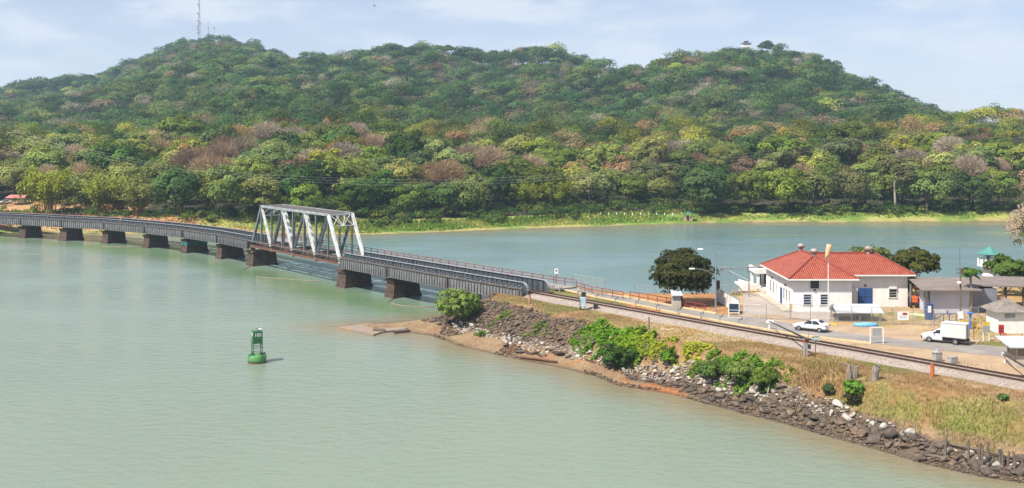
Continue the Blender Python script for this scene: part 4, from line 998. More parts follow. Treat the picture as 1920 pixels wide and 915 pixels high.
mb = MB(); mb.box((51.7, YB0 - .04, 5.95), (2.1, .08, 2.75)); dr = mb.build('door', M['blue'], house, world=True)
mb = MB(); mb.box((51.7, YB0 - .10, 5.95), (.05, .05, 2.6)); mb.box((51.7, YB0 - .10, 6.1), (1.95, .04, .05)); mb.build('door_rail', M['louver'], dr, world=True)
mb = MB(); mb.box((51.7, YB0 - .1, 7.72), (.2, .2, .3)); mb.build('wall_lamp', M['black'], house, world=True)
mb = MB(); mb.tube([(48.6, YB0 - .15, 7.45), (49.6, YB0 - .5, 7.45)], .04, 6); mb.box((49.7, YB0 - .5, 7.43), (.3, .2, .12)); mb.build('lamp_arm', M['galv'], house, world=True)
for y, w, h, kind in ((153.0, .75, 1.6, 'w'), (154.5, .8, 1.6, 'w'), (156.0, .8, 1.6, 'w'), (157.8, 1.0, 2.5, 'd'), (160.2, .5, 1.5, 'w'), (162.2, .85, 1.6, 'w'), (164.0, .85, 1.6, 'w')):
    if kind == 'w': window(house, (X0, y, 6.65), w, h, 'l', 3, 'dark')
    else: mb = MB(); mb.box((X0 - .04, y, ZG + 1.25 + .1), (.08, w, h)); mb.build('door', M['blue'], house, world=True)
for y in (155.2, 163.1): mb = MB(); mb.box((X0 - .1, y, 7.95), (.2, .2, .28)); mb.build('wall_lamp', M['black'], house, world=True)
mb = MB(); mb.box((X0 - .75, 160.0, ZG + .12), (1.3, 17.5, .34)); mb.build('walkway', M['pale_concrete'], house, world=True)
# raised white porch behind the left wing
pc = thing('porch', 'white flat roofed porch with a teal door beside the red roofed house', 'porch', (37.9, 172, ZG))
mb = MB(); mb.box((38.2, 173.0, 5.3), (4.6, 5.0, 1.7)); mb.build('base', M['white_wall'], pc, world=True)
each('column', M['white_paint'], pc, [lambda mb, x=x, y=y: mb.box((x, y, 7.3), (.42, .42, 2.3)) for x in (36.2, 37.9, 40.2) for y in (170.8, 175.2)])
mb = MB(); mb.box((38.2, 173.0, 8.85), (4.9, 5.3, .8)); mb.box((38.2, 173.0, 9.29), (4.5, 4.9, .07)); mb.build('roof', M['white_paint'], pc, world=True)
mb = MB(); mb.box((38.2, 173.0, 9.34), (4.2, 4.6, .06)); mb.build('roof_deck', M['tin_roof'], pc, world=True)
mb = MB(); mb.box((38.9, 175.3, 7.3), (3.0, .1, 2.25)); mb.build('back_panel', M['teal_door'], pc, world=True); mb = MB(); mb.box((38.3, 171.6, 7.2), (1.2, .1, 2.1)); mb.build('door', M['teal_door'], pc, world=True)
mb = MB()
for i in range(7): mb.box((38.7, 170.4 - i * .32, 6.05 - i * .2), (1.3, .34, .2))
mb.build('stair', M['pale_concrete'], pc, world=True)
mb = MB()
for x in (38.0, 39.4): mb.beam((x, 170.6, 7.1), (x, 167.9, 5.6), .06, .06); mb.beam((x, 170.6, 6.6), (x, 167.9, 5.1), .05, .05); [mb.beam((x, 170.6 - k * .9, 7.1 - k * .5), (x, 170.6 - k * .9, 6.1 - k * .55), .05, .05) for k in range(4)]
mb.build('handrail', M['white_paint'], pc, world=True); pc.location += Vector((3.4, .8, -1.0))
tk = thing('landing_stage', 'low white curved concrete landing with yellow hazard stripes behind the yard', 'landing', (34.6, 171, ZG))
mb = MB(); mb.slab([(33.2, 170.5, 6.0), (35.9, 170.5, 6.0), (35.9, 174.5, 6.0), (33.2, 174.5, 6.0)], .3); mb.loft([[(33.0 + .0, 170.2, 5.0), (36.0, 170.2, 5.0), (36.0, 170.5, 5.0), (33.0, 170.5, 5.0)], [(33.0, 170.2, 6.35), (36.0, 170.2, 6.1), (36.0, 170.5, 6.1), (33.0, 170.5, 6.9)]]); mb.build('wall', M['white_wall'], tk, world=True)
mb = MB()
for i in range(5): mb.slab([(34.4 + i * .34, 170.0, 4.75), (34.55 + i * .34, 170.0, 4.75), (34.85 + i * .34, 170.0, 5.25), (34.7 + i * .34, 170.0, 5.25)], .05, (0, -1, 0))
mb.build('hazard_stripe', M['yellow'], tk, world=True); tk.location += Vector((3.2, 0, -.2))
# pipe gantry at the water intake
gt = thing('pipe_gantry', 'grey steel pipe gantry on tall posts beside the porch', 'gantry', (30.5, 169, ZG))
each('post', M['galv'], gt, [lambda mb, x=x, y=y: mb.tube([(x, y, ZG - .2), (x, y, 8.6)], .09, 8) for x, y in ((28.7, 169.2), (30.0, 169.2), (33.3, 171))])
mb = MB(); mb.tube([(28.5, 169.2, 8.6), (36.0, 171.8, 8.6)], .12, 8); mb.tube([(29.9, 169.2, 8.2), (32.2, 165.4, 7.2)], .12, 8); mb.tube([(32.2, 165.4, 7.2), (32.2, 165.4, ZG)], .12, 8); mb.box((29.0, 169.2, 8.75), (1.2, .5, .3)); mb.build('pipe', M['galv'], gt, world=True)
mb = MB()
for i in range(4): mb.beam((29.6 + i * .5, 167.6, 4.7), (30.1 + i * .5, 167.0, 5.5), .12, .12)
mb.build('strut', M['tan_roof'], gt, world=True); gt.location += Vector((4.6, .3, -.1))
# board wall on the left of the yard, with a dark display board at its end
bw = thing('board_wall', 'white board wall running back from the yard entrance', 'wall', (32.6, 158, ZG))
mb = MB(); pa, pb = at(1385, 588, ZG), at(1342, 563, ZG)
for k in range(16):
    a_, b_ = pa.lerp(pb, k / 16), pa.lerp(pb, (k + .94) / 16); mb.beam((*a_[:2], ZG + .98), (*b_[:2], ZG + .98), .07, 2.0)
mb.build('panel', M['white_paint'], bw, world=True)
mb = MB(); mb.beam((*pa[:2], ZG + 2.0), (*pb[:2], ZG + 2.0), .12, .1)
for k in range(0, 17, 4): q = pa.lerp(pb, k / 16); mb.tube([(q.x + .1, q.y, ZG - .2), (q.x + .1, q.y, ZG + 2.05)], .06, 6)
mb.build('post', M['galv'], bw, world=True)
nb = thing('notice_board', 'dark framed board standing at the end of the white board wall', 'board', at(1376, 590, ZG))
mb = MB(); mb.box((0, 0, .95), (1.35, .10, 1.25)); mb.build('panel', M['louver'], nb); mb = MB()
for x in (-.72, .72): mb.box((x, 0, .8), (.1, .14, 1.7))
for z in (.3, 1.6): mb.box((0, 0, z), (1.34, .14, .08))
mb.build('frame', M['white_paint'], nb)
tl = thing('signal_lamp', 'black three lens signal box at the corner of the white board wall', 'signal', at(1346, 566, ZG))
mb = MB(); mb.tube([(0, 0, -.2), (0, 0, 2.0)], .06, 6); mb.build('post', M['galv'], tl); mb = MB(); mb.box((0, 0, 2.6), (.55, .35, 1.3)); [mb.lathe((.0, 0, 0), [(0, 0), (0, .001)], 4) for _ in ()]; [mb.tube([(0, -.17, 2.2 + k * .42), (0, -.42, 2.2 + k * .42)], .17, 10) for k in range(3)]; mb.build('housing', M['black'], tl)
# sheds on the right
def simple_window(): pass
sh = thing('workshop', 'pale walled workshop with a weathered brown lean-to roof and grey end bay', 'shed', (62, 151, ZG))
mb = MB(); mb.box((61.8, 152.2, ZG + 1.65), (5.9, 3.6, 3.5)); mb.build('wall', mat('lilac_wall', (.52, .52, .60), (.44, .43, .50), .5, .85), sh, world=True)
mb = MB(); mb.box((66.9, 153.2, ZG + 1.6), (4.2, 3.0, 3.4)); mb.build('wall', M['grey_wall'], sh, world=True)
mb = MB(); mb.slab([(57.3, 149.2, 8.05), (65.7, 149.2, 8.05), (67.2, 156.6, 8.9), (58.0, 156.6, 8.9)], .14); mb.build('roof', M['tin_roof'], sh, world=True)
mb = MB()
for x, y in ((58.0, 150.0), (58.2, 155.8)): mb.beam((x, y, ZG - .2), (x, y, 8.0), .18, .18)
mb.build('post', M['grey_wall'], sh, world=True)
mb = MB(); mb.box((58.75, 151.0, 6.3), (.1, 1.7, 3.0)); mb.build('door', M['glass'], sh, world=True)
op = thing('open_shelter', 'open timber shelter with flat brown roof beyond the workshop', 'shelter', (72, 155, ZG))
mb = MB(); mb.slab([(66.2, 151.8, 8.35), (75.8, 151.8, 8.15), (77.0, 158.6, 8.65), (66.9, 158.6, 8.85)], .16); mb.build('roof', M['tin_roof'], op, world=True)
mb = MB()
for x, y in ((70.7, 152.6), (73.2, 152.6), (75.2, 152.8), (70.9, 157.8), (75.6, 157.8)):
    mb.beam((x, y, ZG - .2), (x, y, 8.2), .17, .17)
    for s in (-1, 1): mb.beam((x, y, 7.2), (x + s * .9, y, 8.1), .1, .1)
mb.build('post', M['wood'], op, world=True)
mb = MB(); mb.box((69.9, 152.5, 6.5), (1.15, .08, .8)); mb.build('sign_panel', M['tan_roof'], op, world=True)
tn = thing('tan_roofed_shed', 'low shed with a tan sheet roof behind the small white hut', 'shed', (78, 152, ZG))
mb = MB(); mb.slab([(73.2, 149.8, 6.9), (79.0, 149.0, 7.5), (81.5, 156, 8.2), (74.5, 157, 7.8)], .12); mb.build('roof', M['tan_roof'], tn, world=True)
mb = MB(); mb.box((78.2, 153.2, 5.7), (5.2, 4.2, 2.6)); mb.build('wall', M['wood'], tn, world=True)
rr = thing('red_roofed_shed', 'dark red roofed shed at the right edge behind the tan roof', 'shed', (84, 162, ZG))
mb = MB(); mb.slab([(77.6, 158.6, 7.8), (87, 158.6, 7.8), (87, 164, 9.0), (78.6, 164, 9.0)], .14); mb.build('roof', M['rust'], rr, world=True)
mb = MB(); mb.box((83, 162, 6.2), (8, 3.4, 3.3)); mb.build('wall', M['wood'], rr, world=True)
ht = thing('pyramid_roofed_hut', 'small white hut with grey pyramid roof beside the road', 'hut', (64, 136.5, ZG))
hc = (63.55, 137.1); mb = MB(); mb.box((hc[0], hc[1], ZG + 1.35), (3.7, 3.4, 2.9)); mb.build('wall', M['white_paint'], ht, world=True)
mb = MB(); e = 2.45; zz = ZG + 2.75; mb.add([(hc[0] - e, hc[1] - e + .2, zz), (hc[0] + e, hc[1] - e + .2, zz), (hc[0] + e, hc[1] + e, zz), (hc[0] - e, hc[1] + e, zz), (hc[0], hc[1], zz + 1.5)], [(0, 1, 4), (1, 2, 4), (2, 3, 4), (3, 0, 4), (3, 2, 1, 0)]); mb.build('roof', M['hut_roof'], ht, world=True)
mb = MB(); mb.box((hc[0] - .35, hc[1] - 1.73, ZG + 2.25), (1.3, .06, .5)); mb.build('vent', M['sign_grey'], ht, world=True)
bo = thing('ticket_booth', 'small booth with a wide white flat roof at the right edge of the road', 'booth', at(1915, 690, ZG))
bx, by = bo.location.x + .6, bo.location.y + .7
mb = MB(); mb.box((bx, by, ZG + .65), (2.6, 2.2, 1.5)); mb.build('wall', M['pale_concrete'], bo, world=True)
mb = MB(); mb.box((bx, by, ZG + 1.85), (2.5, 2.1, .95)); mb.build('window', mat('dusty_glass', (.22, .17, .12), (.14, .11, .09), 1.5, .3), bo, world=True)
each('post', M['pale_concrete'], bo, [lambda mb, sx=sx, sy=sy: mb.box((bx + sx * 1.25, by + sy * 1.05, ZG + 1.85), (.12, .12, 1.0)) for sx in (-1, 0, 1) for sy in (-1, 1)])
mb = MB(); mb.slab([(bx - 2.3, by - 1.7, ZG + 2.45), (bx + 2.3, by - 1.7, ZG + 2.45), (bx + 2.3, by + 1.9, ZG + 3.0), (bx - 2.3, by + 1.9, ZG + 3.0)], .12); mb.build('roof', M['white_roof'], bo, world=True)
# turquoise roofed watch tower by the water
wt = thing('watchtower', 'white round watchtower with turquoise pagoda roof at the water', 'tower', (79.4, 177, ZG))
wc_ = (79.0, 176.5)
mb = MB(); mb.lathe((*wc_, 0), [(1.7, 3.5), (1.7, 5.2), (1.15, 6.2), (1.0, 7.9)], 20); mb.build('base', M['white_paint'], wt, True, world=True)
mb = MB(); mb.lathe((*wc_, 0), [(1.0, 7.9), (1.9, 8.05), (1.9, 8.25), (.95, 8.25), (.95, 10.2)], 20); mb.build('cabin', M['white_paint'], wt, world=True)
mb = MB(); [mb.box((wc_[0] + math.cos(t) * 1.8, wc_[1] + math.sin(t) * 1.8, 8.75), (.5, .08, 1.0), t + math.pi / 2) for t in np.arange(0, 6.28, .45)]; mb.build('balcony_rail', M['white_paint'], wt, world=True)
mb = MB(); mb.box((wc_[0] - .55, wc_[1] - .8, 9.1), (.5, .1, 1.4), -.6); mb.build('window', M['teal_door'], wt, world=True)
mb = MB(); mb.lathe((*wc_, 0), [(1.9, 10.0), (1.95, 10.08), (1.15, 10.5), (.4, 11.1), (.05, 11.3)], 8); mb.build('roof', M['turq'], wt, world=True)
# white tent roof beside the road
st = thing('white_shelter', 'long shelter with a bright white sheet roof by the roadside fence', 'shelter', at(1607, 602, ZG))
a_, b_ = at(1571, 602, ZG), at(1655, 600, ZG); y0 = min(a_.y, b_.y)
mb = MB(); x0, x1 = a_.x - .35, b_.x - .25
mb.slab([(x0, y0 - .6, 5.8), (x1, y0 - .6, 5.8), (x1 - .35, y0 + 1.2, 6.75), (x0 - .1, y0 + 1.2, 6.75)], .08); mb.slab([(x0 - .1, y0 + 1.2, 6.75), (x1 - .35, y0 + 1.2, 6.75), (x1, y0 + 3.0, 5.8), (x0, y0 + 3.0, 5.8)], .08); mb.build('roof', M['white_roof'], st, world=True)
mb = MB(); mb.slab([(x0 + .02, y0 - .5, 5.72), (x0 - .06, y0 + 1.2, 6.6), (x0 + .02, y0 + 2.9, 5.72)], .06, (1, 0, 0)); mb.build('gable', M['wood'], st, world=True)
each('post', M['grey_wall'], st, [lambda mb, x=x, y=y: mb.beam((x, y, ZG - .2), (x, y, 5.8), .14, .14) for x in (x0 + .25, (x0 + x1) / 2, x1 - .5) for y in (y0 - .35, y0 + 2.7)])
mb = MB(); [mb.beam((x0 + .4, y0 + 2.5, z), (x1 - .8, y0 + 2.5, z), .08, .2) for z in (4.85, 5.1)]; [mb.box((x0 + 1.2 + k * 1.3, y0 + 1.2, 4.82), (.9, .8, .45)) for k in range(3)]; mb.build('bench', M['wood'], st, world=True)
tp = thing('blue_boat_cover', 'light blue covered boat lying on the grass before the white shelter', 'boat', at(1623, 612, ZG))
mb = MB(); q = []
for t in np.linspace(-1.55, 1.55, 9): w = .62 * (1 - (abs(t) / 1.75) ** 2.5) + .05; q.append([(t, -w, .02), (t, w, .02), (t, w * .8, .42), (t, 0, .55 - .06 * abs(t)), (t, -w * .8, .42)])
mb.loft(q); mb.build('hull', M['tarp'], tp, True)
# the far shore: shed, gazebo, lookout, masts
fsd = thing('red_roofed_shed', 'open shed with pinkish red roof on the far left shore', 'shed', (-150, 330, 4.2))
q = at(35, 391, 4.3); mb = MB(); x, y, z = q.x, q.y, zf(q.x, q.y); fsd.location = (x, y, z)
mb.slab([(-3.4, -3.0, 2.3), (3.4, -3.0, 2.3), (2.9, 0, 3.2), (-2.9, 0, 3.2)], .12); mb.slab([(-2.9, 0, 3.2), (2.9, 0, 3.2), (3.4, 3.0, 2.3), (-3.4, 3.0, 2.3)], .12); mb.build('roof', mat('faded_red_roof', (.46, .17, .14), (.36, .12, .10), .5, .8), fsd)
each('post', M['wood'], fsd, [lambda mb, sx=sx, sy=sy: mb.box((sx * 3.1, sy * 2.6, 1.1), (.16, .16, 2.5)) for sx in (-1, 0, 1) for sy in (-1, 1)], False)
mb = MB(); mb.box((1.7, -1.0, 1.25), (2.6, .1, 1.7)); mb.build('wall', M['white_paint'], fsd)


gz = thing('gazebo', 'small pavilion with green roof on the far shore road', 'gazebo', (0, 0, 0)); q = at(1291, 404, 2.3); gz.location = (q.x, q.y, zf(q.x, q.y)); gz.scale = (.8, .8, .85)
mb = MB(); mb.add([(-2.2, -2.2, 2.7), (2.2, -2.2, 2.7), (2.2, 2.2, 2.7), (-2.2, 2.2, 2.7), (0, 0, 3.7)], [(0, 1, 4), (1, 2, 4), (2, 3, 4), (3, 0, 4), (3, 2, 1, 0)]); mb.build('roof', mat('green_roof', (.035, .15, .08), (.03, .11, .06), 1, .6), gz)
mb = MB(); mb.box((0, 0, .5), (3.1, 3.1, 1.2)); mb.build('wall', M['tan_roof'], gz); mb = MB(); [mb.box((sx * 1.5, sy * 1.5, 1.9), (.25, .25, 1.7)) for sx in (-1, 1) for sy in (-1, 1)]; mb.build('post', M['pale_concrete'], gz)
mb = MB(); mb.box((-.5, -1.6, 1.2), (.9, .06, 2.0)); mb.build('door', M['dark'], gz)
lo_ = thing('lookout', 'flat roofed white lookout on top of the right hill', 'lookout', (0, 0, 0)); lo_.scale = (1.5, 1.5, 1.3); d_ = 1240; lx = (1399 - 960) / FPX * d_; lz = CAM_H + (YH - 91) * d_ / FPX; lo_.location = (lx, d_, lz)
mb = MB(); mb.box((0, 0, 2.6), (6.2, 6, 3.6)); mb.box((0, 0, -4), (4, 4, 12)); mb.build('wall', M['white_paint'], lo_); mb = MB(); mb.box((0, 0, 4.7), (7.2, 7, .5)); mb.build('roof', M['sign_grey'], lo_); mb = MB(); mb.box((0, 0, 5.8), (3.4, 3, .9)); mb.lathe((0, 0, 6.2), [(1.9, 0), (1.9, .4), (.2, .7)], 8); mb.build('cupola', M['black'], lo_); mb = MB(); mb.box((0, -3.05, 3.4), (5.6, .06, .7)); mb.build('window', M['dark'], lo_)
for px, top, ptop, wd, lab, dish in ((373.5, 66, -8, 1.7, 'tallest red and white lattice radio mast on the left hill', True), (390.5, 66, 38, .5, 'thin short radio mast right of the tall lattice mast', False), (401.5, 70, 51, .5, 'shortest radio mast with a flat cluster at its top on the left hill', False), (372, 215, 166, .55, 'pale slender mast standing among the trees halfway up the left hill', False)):
    d_ = 1545 if top < 100 else 900; x = (px - 960) / FPX * d_; z0 = CAM_H + (YH - top) * d_ / FPX - 10; z1 = CAM_H + (YH - ptop) * d_ / FPX
    ms = thing('radio_mast', lab, 'mast', (x, d_, z0), group='radio masts on the left hill'); h = z1 - z0; mb = MB()
    if dish:
        leg = [(math.cos(a) , math.sin(a)) for a in (0.5, 2.6, 4.7)]
        for cx, cy_ in leg: mb.beam((cx * wd, cy_ * wd, 0), (cx * wd * .3, cy_ * wd * .3, h), .35, .35)
        for k in range(26):
            t0, t1 = k / 26, (k + 1) / 26; s0, s1 = wd * (1 - .7 * t0), wd * (1 - .7 * t1)
            for j in range(3): mb.beam((leg[j][0] * s0, leg[j][1] * s0, h * t0), (leg[(j + 1) % 3][0] * s1, leg[(j + 1) % 3][1] * s1, h * t1), .16, .16)
        m2 = new_mat('red_white_bands')
        mm, t, b = m2; tc = nd(t, 'ShaderNodeTexCoord'); sp = nd(t, 'ShaderNodeSeparateXYZ'); lk(t, tc.outputs['Object'], sp.inputs[0])
        w1 = nd(t, 'ShaderNodeMath', operation='MULTIPLY'); w1.inputs[1].default_value = 1 / 12; lk(t, sp.outputs[2], w1.inputs[0]); w2 = nd(t, 'ShaderNodeMath', operation='FRACT'); lk(t, w1.outputs[0], w2.inputs[0]); w3 = nd(t, 'ShaderNodeMath', operation='GREATER_THAN'); w3.inputs[1].default_value = .5; lk(t, w2.outputs[0], w3.inputs[0])
        xx = nd(t, 'ShaderNodeMix', data_type='RGBA'); xx.inputs['A'].default_value = (.30, .10, .09, 1); xx.inputs['B'].default_value = (.42, .36, .36, 1); lk(t, w3.outputs[0], xx.inputs['Factor']); lk(t, xx.outputs['Result'], b.inputs['Base Color'])
        mb.build('lattice', mm, ms)
        mb = MB()
        for zz, sx in ((.82, -1), (.62, -1), (.46, -1), (.40, 1), (.34, -1), (.28, -1.6), (.20, -1)): mb.lathe((sx * 1.9, -.5, h * zz), [(.2, -.9), (1.1, -.7), (1.1, .7), (.2, .9)], 10)
        mb.build('dish', M['sign_grey'], ms)
    else:
        mb.tube([(0, 0, 0), (0, 0, h)], [wd * .9, wd * .45], 6); mb.build('pole', M['sign_white'] if top > 100 else M['sign_grey'], ms)
        mb = MB(); mb.box((0, 0, h * (.97 if px > 400 else .62)), (2.6 if px > 400 else 1.5, 1.2, 1.6)); mb.build('antenna', M['sign_grey'], ms)
# ------------------------------------------------------------------ vehicles
def wheel(parent, x, y, r, w):
    """tyre with a spoked rim; axle along y"""
    mb = MB(Matrix.Translation((x, y, r)) @ Matrix.Rotation(R(90), 4, 'X'))
    mb.lathe((0, 0, 0), [(r * .62, -w / 2), (r * .94, -w / 2), (r, -w * .3), (r, w * .3), (r * .94, w / 2), (r * .62, w / 2)], 20); t = mb.build('wheel', M['tyre'], parent)
    mb = MB(Matrix.Translation((x, y, r)) @ Matrix.Rotation(R(90), 4, 'X')); sg = 1 if y < 0 else -1
    mb.lathe((0, 0, sg * w * .44), [(r * .64, -.01), (r * .60, sg * .03), (r * .5, -sg * .04), (r * .16, -sg * .02), (r * .12, sg * .02), (0, sg * .02)], 16)
    for k in range(5): a = k * 1.2566; mb.box((math.cos(a) * r * .36, math.sin(a) * r * .36, sg * (w * .45)), (r * .44, .07, .03), a)
    mb.build('rim', M['rim'], t)
def body_loft(st, nb):
    rings = []
    for x, zb, zm, zr, wb, wm, wr in st:
        half = [(wb, zb), (wm, zb + (zm - zb) * .45), (wm, zm), (wr, zr - .03 * (zr - zm)), (wr * .82, zr)]
        rings.append([(x, -w, z) for w, z in half] + [(x, w, z) for w, z in half[::-1]])
    return rings
sedan = thing('sedan', 'white four door saloon car driving left on the road by the fence', 'car', (0, 0, 0))
ST = [(-2.22, .30, .52, .58, .55, .60, .50), (-2.10, .22, .66, .72, .72, .78, .66), (-1.55, .20, .80, .86, .80, .86, .74), (-.95, .20, .90, .97, .82, .88, .76), (-.15, .20, .93, 1.41, .83, .89, .60), (.40, .20, .95, 1.47, .83, .89, .60), (1.0, .20, .97, 1.42, .83, .89, .60), (1.62, .22, 1.0, 1.10, .82, .88, .68), (2.08, .26, .98, 1.04, .78, .84, .66), (2.24, .34, .72, .90, .66, .74, .62)]
mb = MB(); mb.loft(body_loft(ST, 0)); bd = mb.build('body', M['car_white'], sedan, True, .02); sbm = bd.modifiers.new('round', 'SUBSURF'); sbm.levels = sbm.render_levels = 1; bd.modifiers.move(1, 0)
def side_pane(mb, pts, y_of):
    for s in (-1, 1): q = [Vector((x, s * y_of(z), z)) for x, z in pts]; mb.slab(q if s < 0 else q[::-1], .03, (0, s, 0))
yo = lambda z: .885 - (z - .93) * .545
mb = MB(); pass
for pts in ([(-.80, .98), (-.14, 1.36), (.33, 1.405), (.33, .98)], [(.40, .98), (.40, 1.405), (.95, 1.365), (1.42, 1.07), (1.30, .99)]):
    for s in (-1, 1): mb = MB(); q = [Vector((x, s * yo(z), z)) for x, z in pts]; mb.slab(q if s < 0 else q[::-1], .03, (0, s, 0)); mb.build('window', M['glass'], sedan)
mb = MB(); mb.slab([(-.86, -.66, 1.03), (-.86, .66, 1.03), (-.18, .54, 1.405), (-.18, -.54, 1.405)], .03, (-.5, 0, .8)); mb.build('windscreen', M['glass'], sedan)
mb = MB(); mb.slab([(1.06, -.54, 1.41), (1.06, .54, 1.41), (1.56, .62, 1.13), (1.56, -.62, 1.13)], .03, (.5, 0, .8)); mb.build('rear_window', M['glass'], sedan)
for s in (-1, 1):
    mb = MB(); mb.box((2.08, s * .66, .88), (.26, .30, .16), -s * .3); mb.build('tail_light', M['lamp_red'], sedan)
    mb = MB(); mb.box((-2.06, s * .62, .64), (.28, .30, .14), s * .4); mb.build('headlight', M['lamp_clear'], sedan)
    mb = MB(); mb.box((-.62, s * .98, 1.02), (.12, .2, .13)); mb.build('mirror', M['car_white'], sedan)
    for x in (-1.36, 1.34): wheel(sedan, x, s * .78, .325, .22)
mb = MB(); mb.box((2.22, 0, .72), (.03, .5, .12)); mb.build('number_plate', M['sign_white'], sedan)
mb = MB(); mb.box((0, 0, .25), (3.9, 1.5, .2)); mb.build('underbody', M['black'], sedan)
def drive(o, pa, pb, wb, axle, z=None, half=.8):
    """stands the vehicle so that its near wheels touch the road where the photo shows them"""
    a, b = at(*pa, 4.7), at(*pb, 4.7); d = Vector((b.x - a.x, b.y - a.y, 0)).normalized(); nn = Vector((-d.y, d.x, 0))
    m = (a + b) / 2 + nn * half - d * axle; zz = float(z_road(np.array([m.x]), 0)[0]) + .005
    o.location = (m.x, m.y, zz); o.rotation_euler = (0, 0, math.atan2(d.y, d.x))
drive(sedan, (1501.6, 619.3), (1533, 622.8), 2.7, 0.0)
far_car = dup(sedan); q = at(9, 391, 4.2); far_car.location = (q.x, q.y, zf(q.x, q.y) + .02); far_car.rotation_euler = (0, 0, .5); far_car['label'] = 'white car parked beside the red roofed shed on the far shore'
truck = thing('box_truck', 'small white pickup truck with a square cargo box', 'truck', (0, 0, 0))
ST = [(-2.62, .42, .70, .74, .70, .76, .66), (-2.50, .36, .92, .98, .78, .84, .74), (-1.75, .34, 1.06, 1.12, .82, .87, .78), (-1.45, .34, 1.10, 1.20, .82, .87, .76), (-.85, .34, 1.12, 1.66, .82, .87, .66), (-.45, .34, 1.12, 1.70, .82, .87, .66), (-.20, .34, 1.10, 1.60, .80, .86, .66)]
mb = MB(); mb.loft(body_loft(ST, 0)); bd = mb.build('cab', M['car_white'], truck, True, .02)
yo = lambda z: .872 - (z - 1.12) * .36
for s in (-1, 1): mb = MB(); q = [Vector((x, s * yo(z), z)) for x, z in [(-1.22, 1.16), (-.86, 1.57), (-.42, 1.60), (-.42, 1.16)]]; mb.slab(q if s < 0 else q[::-1], .03, (0, s, 0)); mb.build('window', M['glass'], truck)
mb = MB(); mb.slab([(-1.40, -.66, 1.24), (-1.40, .66, 1.24), (-.90, .58, 1.63), (-.90, -.58, 1.63)], .03, (-.6, 0, .7)); mb.build('windscreen', M['glass'], truck)
mb = MB(); mb.box((1.12, 0, 1.66), (2.75, 1.84, 1.72)); bx_ = mb.build('cargo_box', M['box_white'], truck, bevel=.03)
mb = MB()
for s in (-1, 1):
    for z in (.83, 2.5): mb.box((1.12, s * .925, z), (2.77, .03, .07))
    mb.box((2.50, s * .86, 1.66), (.04, .08, 1.7))
mb.box((2.50, 0, 1.66), (.05, .05, 1.65)); mb.box((2.50, .2, 1.6), (.06, .06, 1.3)); mb.box((2.50, -.2, 1.6), (.06, .06, 1.3)); mb.build('trim', M['galv'], bx_)
mb = MB(); [mb.box((-.12 if k else 2.45, s * .8, 2.45), (.05, .1, .06)) for s in (-1, 1) for k in (0, 1)]; mb.build('marker_lamp', M['lamp_red'], bx_)
mb = MB(); mb.box((-.32, 0, 2.15), (.3, 1.0, .55)); mb.build('cooling_unit', M['box_white'], bx_, bevel=.03)
mb = MB(); mb.box((1.1, 0, .66), (2.8, 1.3, .24)); mb.box((2.55, 0, .52), (.15, 1.6, .22)); mb.box((0, 0, .45), (4.4, 1.2, .2)); mb.build('chassis', M['black'], truck)
mb = MB(); mb.box((-2.6, 0, .58), (.18, 1.66, .30)); mb.build('bumper', M['black'], truck, bevel=.04)
for s in (-1, 1):
    mb = MB(); mb.box((-2.48, s * .66, .86), (.24, .26, .16), s * .3); mb.build('headlight', M['lamp_clear'], truck)
    mb = MB(); mb.box((-1.15, s * 1.0, 1.22), (.1, .22, .2)); mb.build('mirror', M['black'], truck)
    for x in (-1.72, 1.28): wheel(truck, x, s * .76, .36, .24)
drive(truck, (1744, 641.0), (1790, 646.0), 3.0, -.2)
tractor = thing('tractor', 'orange tractor parked between the house and the workshop', 'tractor', at(1717, 575, ZG), 1.15)
mb = MB(); mb.box((-.9, 0, 1.25), (1.7, .8, .8)); mb.box((.5, 0, .95), (1.2, .7, .6)); mb.build('body', M['orange'], tractor, bevel=.06)
mb = MB(); [mb.box((.7 + sx * .5, sy * .55, 2.0), (.08, .08, 1.4)) for sx in (-1, 1) for sy in (-1, 1)]; mb.box((.7, 0, 2.72), (1.4, 1.4, .12)); mb.build('cab_frame', M['orange'], tractor); mb = MB(); mb.box((.7, 0, 1.35), (.5, .6, .5)); mb.build('seat', M['black'], tractor)
for s in (-1, 1): wheel(tractor, .8, s * .8, .72, .36); wheel(tractor, -1.4, s * .6, .42, .24)

# ------------------------------------------------------------------ the buoy
by_ = thing('channel_buoy', 'green channel buoy with a cage tower and number board floating on the open water', 'buoy', at(482, 679.5, 0), R(24))
mb = MB(); mb.lathe((0, 0, 0), [(1.0, -.6), (1.17, -.3), (1.18, .02), (1.18, .17)], 28); mb.build('waterline_band', M['rust'], by_)
mb = MB(); mb.lathe((0, 0, 0), [(1.19, .17), (1.2, .4), (1.2, .95), (1.14, 1.02), (1.05, 1.02), (1.02, .86), (0, .84)], 28); hl = mb.build('hull', M['buoy_light'], by_, True)
mb = MB(); [mb.box((math.cos(a) * 1.12, math.sin(a) * 1.12, 1.0), (.24, .1, .32), a) for a in (.4, 1.97, 3.54, 5.1)]; mb.build('lifting_lug', M['buoy'], hl)
for sx, sy in ((-1, -1), (1, -1), (1, 1), (-1, 1)): mb = MB(); mb.beam((sx * .60, sy * .60, .82), (sx * .56, sy * .56, 4.1), .09, .09); mb.build('leg', M['buoy'], by_)
mb = MB()
for z in (1.35, 1.95, 2.35):
    for a, b in (((-1, -1), (1, -1)), ((1, -1), (1, 1)), ((1, 1), (-1, 1)), ((-1, 1), (-1, -1))): mb.beam((a[0] * .585, a[1] * .585, z), (b[0] * .585, b[1] * .585, z), .05, .06)
mb.build('cage_rail', M['buoy'], by_)
mb = MB()
